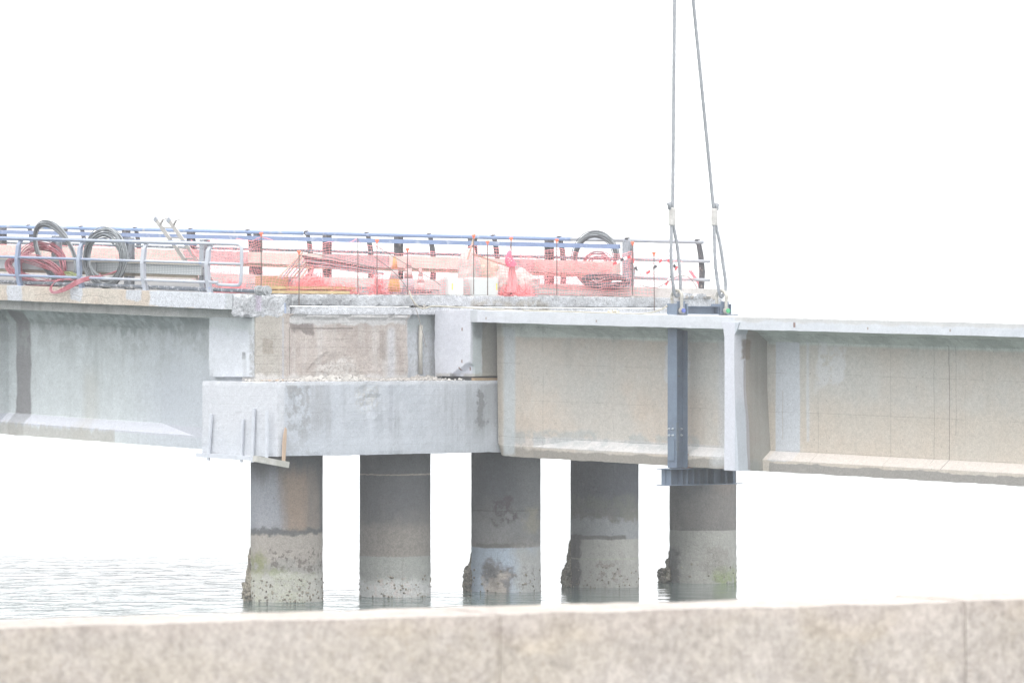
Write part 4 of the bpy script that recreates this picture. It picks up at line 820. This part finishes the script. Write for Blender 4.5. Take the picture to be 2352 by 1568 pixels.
# ladder
ld = thing('ladder', onY(455, 640, 1.6), 'aluminium ladder leaning over the barrier with its top ends against the sky', 'ladder')
def ladp(t, side): return onY(357 + 30 * side + 106 * t, 503 + 2 * side + 148 * t, 1.35 + .1 * t)
for sd_ in (0, 1):
    m = MB(); m.bar(ladp(-.01, sd_), ladp(1, sd_), .03, .09); m.build('side_rail', ALU, ld)
    m = MB(); a, b = ladp(-.015, sd_), ladp(.03, sd_); m.bar(a, b, .045, .10); m.build('end_cap', GRP, ld)
for t in (.13, .29, .45, .61, .77, .93):
    m = MB(); m.bar(ladp(t, 0), ladp(t, 1), .03, .03); m.build('rung', ALU, ld)
for sd_ in (0, 1):
    m = MB(); p = ladp(.1, sd_); q = p + Vector((.1, 0, .12)); m.bar(p, q, .05, .015); m.bar(q, q + Vector((.14, .0, .02)), .05, .015); m.build('bracket', ALU, ld)
# cones
AMB = plain('amber_cone_rubber', (.56, .33, .10), .6, dust=((.55, .43, .3), .6, 6.)); CW = plain('cone_white_band', (.52, .50, .49), .6); CPK = plain('faded_pink_cone', (.62, .33, .32), .7, dust=((.55, .45, .44), .5, 6.)); CBS = plain('cone_base_rubber', (.22, .20, .23), .8, dust=((.4, .38, .38), .55, 6.)); CGR = plain('cone_grey_body', (.40, .42, .45), .7)
def cone(c, h, r, mats, label, tilt=(0, 0), bs=.2):
    t_ = thing('traffic_cone', c, label, 'traffic cone', 'traffic cones on the deck')
    def ring(z0, z1): 
        f = lambda z: r * (1 - z / h) + .028 * z / h
        return [(f(z0), z0), (f(z1), z1)]
    cuts = [(.035, .40, mats[0], 'cone_body'), (.402, .66, mats[1], 'reflective_band'), (.662, .97, mats[2], 'cone_top')]
    for a_, b_, mt, nm in cuts:
        m = MB(); m.lathe(ring(a_ * h + .0, b_ * h), c, 24)
        m.v = [(x + tilt[0] * (z - c[2]), y + tilt[1] * (z - c[2]), z) for x, y, z in m.v]; m.build(nm, mt, t_, True)
    m = MB(); m.rough(c[0] - bs, c[0] + bs, c[1] - bs, c[1] + bs, c[2], c[2] + .035, .05, .004, None, 4, 3); m.build('base', mats[3], t_)
    m = MB(); m.lathe([(.03, h * .97), (.033, h * .985), (.025, h), (.01, h)], c, 12); m.v = [(x + tilt[0] * (z - c[2]), y + tilt[1] * (z - c[2]), z) for x, y, z in m.v]; m.build('tip', mats[2], t_)
def dk(sx, X, dz=0): p = onX(sx, 672, X); return Vector((X, p[1], deckz(X, p[1]) + dz + .005))
cone(dk(905, -2.05), .80, .155, [AMB, CW, AMB, CBS], 'amber cone with a white band, nearest and leftmost of the three cones', (0, .03), .22)
cone(dk(938, -2.4), .83, .15, [CGR, CPK, CPK, CBS], 'tall faded pink cone with greyed lower body, middle of the three cones', bs=.21)
cone(dk(966, -3.0), .56, .11, [CPK, CPK, CPK, POSTD], 'small faded pink cone on a dark base, rightmost of the three cones', bs=.17)
# ply box on a pallet
PLY = plain('yellow_plywood', (.48, .36, .21), .8, c2=(.42, .31, .17)); PLT = plain('pale_pallet_wood', (.58, .47, .34), .8)
pb = dk(618, -2.6); pe = dk(664, -2.6); yb0, yb1, zb = pb.y, pe.y, pb.z
pal = thing('pallet', (-2.9, (yb0 + yb1) / 2, zb), 'light wooden pallet with two dark openings under the plywood box', 'pallet')
m = MB(); m.box(-3.1, -2.6, yb0, yb1, zb, zb + .02); m.build('bottom_board', PLT, pal)
for yy_ in (yb0, (yb0 + yb1) / 2 - .03, yb1 - .06):
    m = MB(); m.box(-3.1, -2.6, yy_, yy_ + .06, zb + .021, zb + .10); m.build('block', PLT, pal)
for k in range(4):
    m = MB(); m.box(-2.7 - .13 * k, -2.6 - .13 * k, yb0, yb1, zb + .101, zb + .12); m.build('top_board', PLT, pal)
m = MB(); m.box(-3.08, -2.62, yb0 + .01, yb1 - .01, zb + .122, zb + .36); tag(m.build('plywood_box', PLY), 'yellowish plywood box standing on the light wooden pallet', 'box')
GB = plain('grey_block', (.35, .33, .35), .9)
m = MB(); m.rough(-3.0, -2.65, yb1 + .03, yb1 + .14, zb, zb + .34, .05, .006, None, 3, 2); tag(m.build('grey_slab_piece', GB), 'narrow grey slab standing upright against the right side of the pallet', 'slab')
# tubes leaning over the heap
TB = plain('scaffold_tube', (.36, .35, .38), .5, .2, .2); TBD = plain('dark_scaffold_tube', (.10, .09, .09), .6)
rn = random.Random(31)
for k in range(9):
    o_ = k * 2.6; X = -2.45 - .05 * (k % 4)
    a = onX(764 + rn.uniform(-8, 18) + (k % 3) * 9, 594 + o_ + rn.uniform(-1, 2), X - .3); a = onX(772 - 22 + k * 1.5, 593 + o_ * .95, X)
    b = onX(868 + rn.uniform(-14, 14), 618 + o_ * .55, X - .2)
    a = onX(775 - 80 + k * 2, 588 + o_, X)
    m = MB(); m.tube([a, b], .021, 8); tag(m.build('scaffold_tube', TB if k % 3 else TBD), ('uppermost of the steel tubes sloping down right over the netting heap', 'second highest tube sloping down right over the netting heap', 'third tube from the top over the netting heap', 'fourth tube from the top over the netting heap', 'middle tube of the nine sloping over the netting heap', 'fourth tube from the bottom over the netting heap', 'third tube from the bottom over the netting heap', 'second lowest tube over the netting heap', 'lowest tube sloping right, just above the netting heap')[k], 'scaffold tube', 'steel tubes piled over the netting heap, sloping right')
for k in range(8):
    X = -2.3 - .06 * (k % 3)
    a = onX(638 + k * 8.5, 641 - rn.uniform(0, 3), X); b = onX(690 + k * 5 + rn.uniform(-5, 5), 578 + k * 4 + rn.uniform(-3, 3), X - .3)
    m = MB(); m.bar(a, b, .03, .022); tag(m.build('timber_stake', TB if k % 2 else BEIGE), ('leftmost stake leaning above the left edge of the plywood box', 'second stake from the left above the plywood box', 'third stake from the left above the plywood box', 'fourth stake from the left above the plywood box', 'fifth stake from the left above the plywood box', 'third stake from the right above the plywood box', 'second stake from the right above the plywood box', 'rightmost stake beside the plywood box and netting heap')[k], 'stake', 'stakes leaning above the plywood box')
# long yellow planks on the deck edge
YP = plain('yellow_timber', (.50, .39, .21), .8, c2=(.42, .31, .16)); 
for k, (lab, x_, dz_, s0, s1) in enumerate((('upper long yellowish plank lying on two others near the deck edge', -1.95, .085, 614, 812), ('lower front long yellowish plank nearest the broken deck edge', -1.78, .0, 620, 800), ('lower rear long yellowish plank behind the front one', -2.06, .0, 616, 816))):
    a, b = dk(s0, x_), dk(s1, x_); zz_ = max(a.z, b.z) + dz_
    m = MB(); m.bar((x_, a.y, zz_ + .035), (x_ - .03, b.y, zz_ + .035), .2 if k == 0 else .16, .06); tag(m.build('timber_plank', YP), lab, 'plank', 'yellowish planks by the deck edge')
# white containers
WP = plain('white_plastic', (.56, .59, .58), .45, var=.03); YL = plain('yellow_label', (.75, .70, .05), .6)
def tank(s0, s1, h, label, lab_at, X=-1.75):
    a, b = dk(s0, X), dk(s1, X); z = 6.385
    t_ = thing('plastic_container', (X - .2, (a.y + b.y) / 2, z), label, 'container', 'white plastic containers on the deck edge')
    m = MB(); rr = .035; n_ = 6; rings = []
    for kz, (ins, zz_) in enumerate(((.03, 0), (.0, .03), (0, h - .04), (.012, h - .015), (.045, h))):
        ring = []
        for cx_, cy_, st in ((X - rr, b.y - rr, 0), (X - .34 + rr, b.y - rr, 1), (X - .34 + rr, a.y + rr, 2), (X - rr, a.y + rr, 3)):
            for q in range(n_ + 1):
                an = (st + q / n_) * math.pi / 2; r_ = rr; ring.append((cx_ + r_ * math.cos(an), cy_ + r_ * math.sin(an), z + zz_))
        cx_, cy_ = X - .17, (a.y + b.y) / 2
        ring = [(cx_ + (p[0] - cx_) * (1 - ins * 2), cy_ + (p[1] - cy_) * (1 - ins * 1.2), p[2]) for p in ring]; rings.append(ring)
    m.loft(rings); m.build('container_body', WP, t_, False)
    m = MB(); m.lathe([(.05, 0), (.05, .025), (.04, .03)], (X - .24, a.y + .12, z + h), 14); m.build('screw_cap', WP, t_)
    y_ = onX(lab_at, 650, X + .002)[1]; m = MB(); m.box(X + .0005, X + .004, y_ - .012, y_ + .012, z + h * .33, z + h * .7); m.build('level_strip', YL, t_)
tank(1031.5, 1066, .385, 'smaller white plastic container with a yellow strip, left of the plastic sheeting', 1039)
tank(1087, 1145.5, .40, 'larger white plastic container with a yellow strip at its right end', 1141)
# plastic sheeting heap, sacks, foam
SHT = plain('clear_plastic_sheet', (.44, .42, .40), .4, c2=(.50, .49, .46), bump=.8, sc=4); CRM = plain('cream_sheet', (.47, .42, .34), .6, bump=.6); FOM = plain('grey_foam', (.50, .49, .48), .9, bump=.6)
def sheet(sx, X, rx, ry, rz, label, mat, seed, am=.25, name='plastic_sheeting', cat='sheeting'):
    p = dk(sx, X); m = MB(); m.blob((p.x, p.y, p.z + rz * .35), rx, ry, rz, am, 1.6, 40, 28, seed, floor=p.z - .02, ridge=.35); return tag(m.build(name, mat, smooth=True), label, cat, 'plastic sheeting and sacks on the deck')
sheet(1078, -2.35, .22, .27, .66, 'tall lump of crumpled translucent plastic sheeting between the two containers', SHT, 3, .16)
sheet(1110, -2.7, .3, .42, .56, 'cream coloured sheet draped over a lump behind the larger container', CRM, 5, .18)
sheet(1152, -2.5, .3, .35, .44, 'rounded white sack right of the cream sheet', SHT, 8, .2, 'white_sack', 'sack')
sheet(1195, -2.6, .3, .36, .36, 'low crumpled plastic sheet behind the red bag rod', SHT, 11, .2)
m = MB(); p = dk(1222, -2.3); m.rough(p.x - .3, p.x, p.y - .22, p.y + .22, p.z, p.z + .36, .06, .014, None, 3, 7, 2.5); tag(m.build('foam_block', FOM), 'pale grey foam block with rough faces at the right end of the sheeting', 'foam block')
STK = plain('wooden_stick', (.42, .33, .24), .8)
for (x1, y1, x2, y2, X, lab) in ((1091, 537, 1074, 596, -2.0, 'thin wooden stick rising above the rail beside the capped rod'), (1086, 584, 1172, 613, -1.9, 'long pale stick sloping down right across the cream sheet')):
    m = MB(); m.bar(onX(x1, y1, X), onX(x2, y2, X), .025, .03); tag(m.build('wooden_stick', STK), lab, 'stick')
# red bag with pale print
RB = plain('red_bag_cloth', (.80, .07, .16), .6, c2=(.86, .16, .24)); WPR = plain('bag_print_white', (.75, .6, .62), .6)
rb = thing('red_bag', onX(1172, 612, -1.56), 'red bag with pale print hanging from a rod in front of the plastic sheeting', 'bag')
rg_ = []
for (sx, sy, wd_) in ((1170, 576, 1.5), (1169, 583, 4), (1169, 592, 7), (1171, 600, 10), (1174, 607, 11), (1175, 613, 8)):
    a = onX(sx - wd_, sy, -1.56); b = onX(sx + wd_, sy - (2 if sy > 600 else 0), -1.56); rg_.append([a + Vector((.02, 0, 0)), a.lerp(b, .5) + Vector((.05, 0, 0)), b + Vector((.02, 0, 0)), b - Vector((.02, 0, 0)), a.lerp(b, .5) - Vector((.04, 0, 0)), a - Vector((.02, 0, 0))])
m = MB(); m.loft(rg_); m.build('bag_body', RB, rb)
m = MB()
for sx, sy, w_, h_ in ((1167, 592, 2.2, 1.6), (1171, 594, 2.4, 2.), (1168, 598, 3, 1.2), (1174, 599, 2, 2.2), (1170, 603, 2, 1.4)):
    q = onX(sx, sy, -1.505); m.box(q.x, q.x + .006, q.y - w_ * .008, q.y + w_ * .008, q.z - h_ * .006, q.z + h_ * .006)
m.build('bag_print', WPR, rb)
m = MB(); m.tube([onX(1174, 553, -1.6), onX(1172, 566, -1.58), onX(1170, 577, -1.56)], .006, 5); m.build('bag_cord', RODM, rb)
# warning tapes
TR = plain('tape_red', (.85, .12, .14), .5); TW = plain('tape_white', (.8, .78, .78), .5); TK = plain('tape_black', (.06, .06, .07), .5)
def tape(pts, X, lab):
    P_ = spath([onX(a, b, X) for a, b in pts], 8); m = MB(); L_ = 0
    for i in range(len(P_) - 1):
        d = P_[i + 1] - P_[i]; nrm = Vector((0, -d.z, d.y)).normalized() * .03; q = Vector((.002, 0, 0)); tw = Vector((.008 * math.sin(i * .7), 0, 0))
        mi = (0, 1, 2, 1)[int(L_ / .11) % 4]; L_ += d.length
        m.loft([[P_[i] + nrm + q + tw, P_[i] - nrm + q - tw, P_[i] - nrm - q - tw, P_[i] + nrm - q + tw], [P_[i + 1] + nrm + q + tw, P_[i + 1] - nrm + q - tw, P_[i + 1] - nrm - q - tw, P_[i + 1] + nrm - q + tw]], mi=mi)
    tag(m.build('warning_tape', [TR, TW, TK]), lab, 'warning tape', 'red, white and black warning tapes')
tape([(1408, 607), (1420, 601), (1434, 594), (1450, 589)], -1.78, 'striped warning tape running up left of the barrier end post')
tape([(1452, 592), (1456, 606), (1463, 620), (1472, 630)], -1.74, 'striped warning tape dropping right from the barrier end post')
tape([(1485, 628), (1496, 620), (1508, 610), (1523, 593)], -1.74, 'striped warning tape slanting up to the right beside the lone capped rod')
tape([(1533, 597), (1545, 606), (1552, 615)], -1.76, 'short striped tape end fluttering just left of the sling')
tape([(1529, 655), (1537, 642), (1544, 630), (1556, 612)], -1.72, 'striped warning tape rising towards the left sling eye')
# stray wires and ropes
WIR = plain('thin_dark_wire', (.16, .14, .13), .6); ROP = plain('cream_rope', (.45, .43, .36), .8)
def wire(pts, r, lab, mat=WIR, name='loose_wire', cat='wire'):
    m = MB(); m.tube(spath(pts, 6), r, 6); tag(m.build(name, mat, smooth=True), lab, cat)
wire([onX(860, 590, -1.5), onX(905, 625, -1.45), onX(935, 662, -1.3), onX(952, 700, -1.0), onX(966, 745, -.7), onX(979, 797, -.4)], .007, 'thin dark wire hanging diagonally over the broken edge onto the brown wall')
wire([onX(600, 571, -1.7), onX(700, 578, -1.7), onX(760, 592, -1.7), onX(860, 614, -1.7), onX(935, 622, -1.7)], .007, 'thin dark wire sagging from the flange rod across the netting to the cones')
wire([onX(868, 568, -1.6), onX(930, 605, -1.6), onX(990, 640, -1.6), onX(1012, 655, -1.6)], .006, 'thin wire running down right across the three cones')
wire([onX(940, 668, -1.2), onX(948, 690, -1.1), onX(962, 705, -1.05), onX(976, 708, -1.0), onX(1000, 703, -1.0), onX(1100, 708, -.9), onX(1200, 714, -.8)], .016, 'cream rope drooping over the ledge and lying along the white slab', ROP, 'cream_rope', 'rope')
wire([onY(1200, 713, 5.4), onY(1320, 716, 5.4), onY(1405, 719, 5.4), onY(1480, 720, 5.4), onY(1515, 712, 5.5), onY(1533, 702, 5.6)], .016, 'cream rope running along the slab edge up to the left lifting lug', ROP, 'cream_rope', 'rope')
wire([onX(1470, 655, -1.7), onX(1510, 660, -1.7), onX(1550, 637, -1.7), onX(1580, 636, -1.6), onX(1600, 660, -1.5), onX(1608, 685, -1.4)], .008, 'thin wire arching behind the left sling eye to the deck end')
PRG = plain('cream_rag', (.60, .56, .46), .9)
p = onY(1408, 714, 5.55); m = MB(); m.blob((p.x, p.y, gr(6.066, p.x) + .02), .13, .12, .045, .6, 3, 18, 10, 4, floor=gr(6.06, p.x)); tag(m.build('crumpled_rag', PRG), 'small crumpled cream rag lying on the white slab edge', 'rag')
# rubble, stuff too small to count
RUB = conc('rubble_concrete', (.30, .28, .26), (.40, .39, .37), streak=((0, 0, 0), 0, 1))
def rubble(boxes, name, seed):
    rn = random.Random(seed); m = MB()
    for (x0, x1, y0, y1, z, n_, s0, s1, fn) in boxes:
        for k in range(n_):
            s = s0 + (s1 - s0) * rn.random() ** 2.5; x, y = rn.uniform(x0, x1), rn.uniform(y0, y1); zz_ = fn(x, y) if fn else z
            d = Vector((rn.uniform(-1, 1), rn.uniform(-1, 1), rn.uniform(-1, 1))).normalized(); e = d.orthogonal().normalized(); f = d.cross(e)
            m.obox((x, y, zz_ + s * .4), d, e, f, s * rn.uniform(.5, 1), s * rn.uniform(.4, .8), s * rn.uniform(.3, .6))
    return tag(m.build(name, RUB), kind='stuff')
rubble([(-1.25, -.06, .1, 5.2, 4.572, 900, .008, .05, None), (-1.28, -1.0, 1.6, 3.4, 4.572, 350, .01, .09, None), (-1.27, -1.0, 4.6, 5.3, 4.572, 120, .02, .09, None)], 'concrete_rubble', 1)
rubble([(-1.9, -1.3, 1.5, 13.2, 6.36, 900, .006, .035, None), (-1.7, -1.25, 4.9, 6.1, 6.13, 160, .02, .07, None), (-1.8, -1.2, 12.5, 13.6, 6.37, 160, .02, .08, None), (-1.2, -1.12, 8, 13.2, 5.955, 120, .01, .03, None)], 'deck_rubble', 2)
# slab lumps near the far rail end
m = MB(); m.rough(-1.75, -1.2, 12.6, 13.4, 6.36, 6.47, .06, .03, None, 3, 77, 2); tag(m.build('broken_slab_piece', BRK), 'broken grey concrete piece on the deck end left of the last railing post', 'concrete piece')
wl = onX(630, 873, -.5); WDL = plain('split_lath', (.48, .36, .27), .8)
m = MB(); m.bar(onX(602, 873.5, -.9), onX(652, 872.5, -.3), .04, .025); tag(m.build('wood_lath', WDL), 'thin brown lath lying on the cap ledge below the brown wall', 'lath')
# ================================================================== FORMWORK ON THE CAP END
FWK = plain('cement_covered_timber', (.53, .56, .61), .9, c2=(.48, .51, .56), bump=.5); FWD = plain('bare_board_timber', (.46, .46, .44), .8, c2=(.36, .36, .33), bump=.4)
for (x1, y1, x2, y2, Y, w_, lab) in ((485.5, 950, 478.5, 1057, -.06, .085, 'leftmost cement-grey timber batten leaning on the cap end'), (558, 962, 554, 1061, -.05, .07, 'second cement-grey batten, the shortest, on the cap end'), (583.5, 937, 579.5, 1061, -.05, .085, 'third cement-grey batten, reaching highest, at the left side of the nearest pile'), (613, 942, 612, 1065, -.13, .085, 'fourth cement-grey batten standing on the skew board end')):
    a, b = onY(x1, y1, Y), onY(x2, y2, Y); m = MB(); m.bar(a, b, .035, w_ * .85); tag(m.build('timber_batten', FWK), lab, 'batten', 'timber battens fixed to the cap end')
m = MB(); a, b = onY(452, 1044, -.06), onY(577, 1052, -.05); m.bar(a, b, .05, .09); tag(m.build('edge_board', FWK), 'thin cement-coated board along the bottom edge of the cap end', 'board')
m = MB(); a, b = onX(585, 1053, .05), onX(660, 1067, .12); m.bar(a, b, .14, .125); tag(m.build('loose_board', FWD), 'thick weathered board slanting under the cap corner at the nearest pile', 'board')
m = MB()
a = [onX(x, y, .06) for x, y in ((647, 1062), (653, 1062), (656, 1012), (657, 985), (654, 981), (650, 1000), (648, 1020))]
m.loft([a, [p + Vector((.03, 0, 0)) for p in a]]); tag(m.build('split_stake', WDL), 'pale split wooden stake with a pointed top standing before the cap corner', 'stake')
wire([onY(490, 1054, -.05), onY(505, 1065, -.05), onY(525, 1067, -.05), onY(545, 1053, -.05)], .003, 'fine wire loop hanging below the cap end between the battens')
# ================================================================== HAZE
hz = bpy.data.materials.new('haze_air'); hz.use_nodes = True; t = hz.node_tree; t.nodes.clear()
vo = t.nodes.new('ShaderNodeVolumePrincipled'); oo = t.nodes.new('ShaderNodeOutputMaterial')
vo.inputs['Color'].default_value = (.97, .98, 1, 1); vo.inputs['Density'].default_value = .0007
t.links.new(vo.outputs[0], oo.inputs['Volume'])
m = MB(); m.box(-4300, 4300, -4300, 4300, -1.2, 34)
tag(m.build('haze', hz, loc=(0, 0, 0)), kind='stuff')
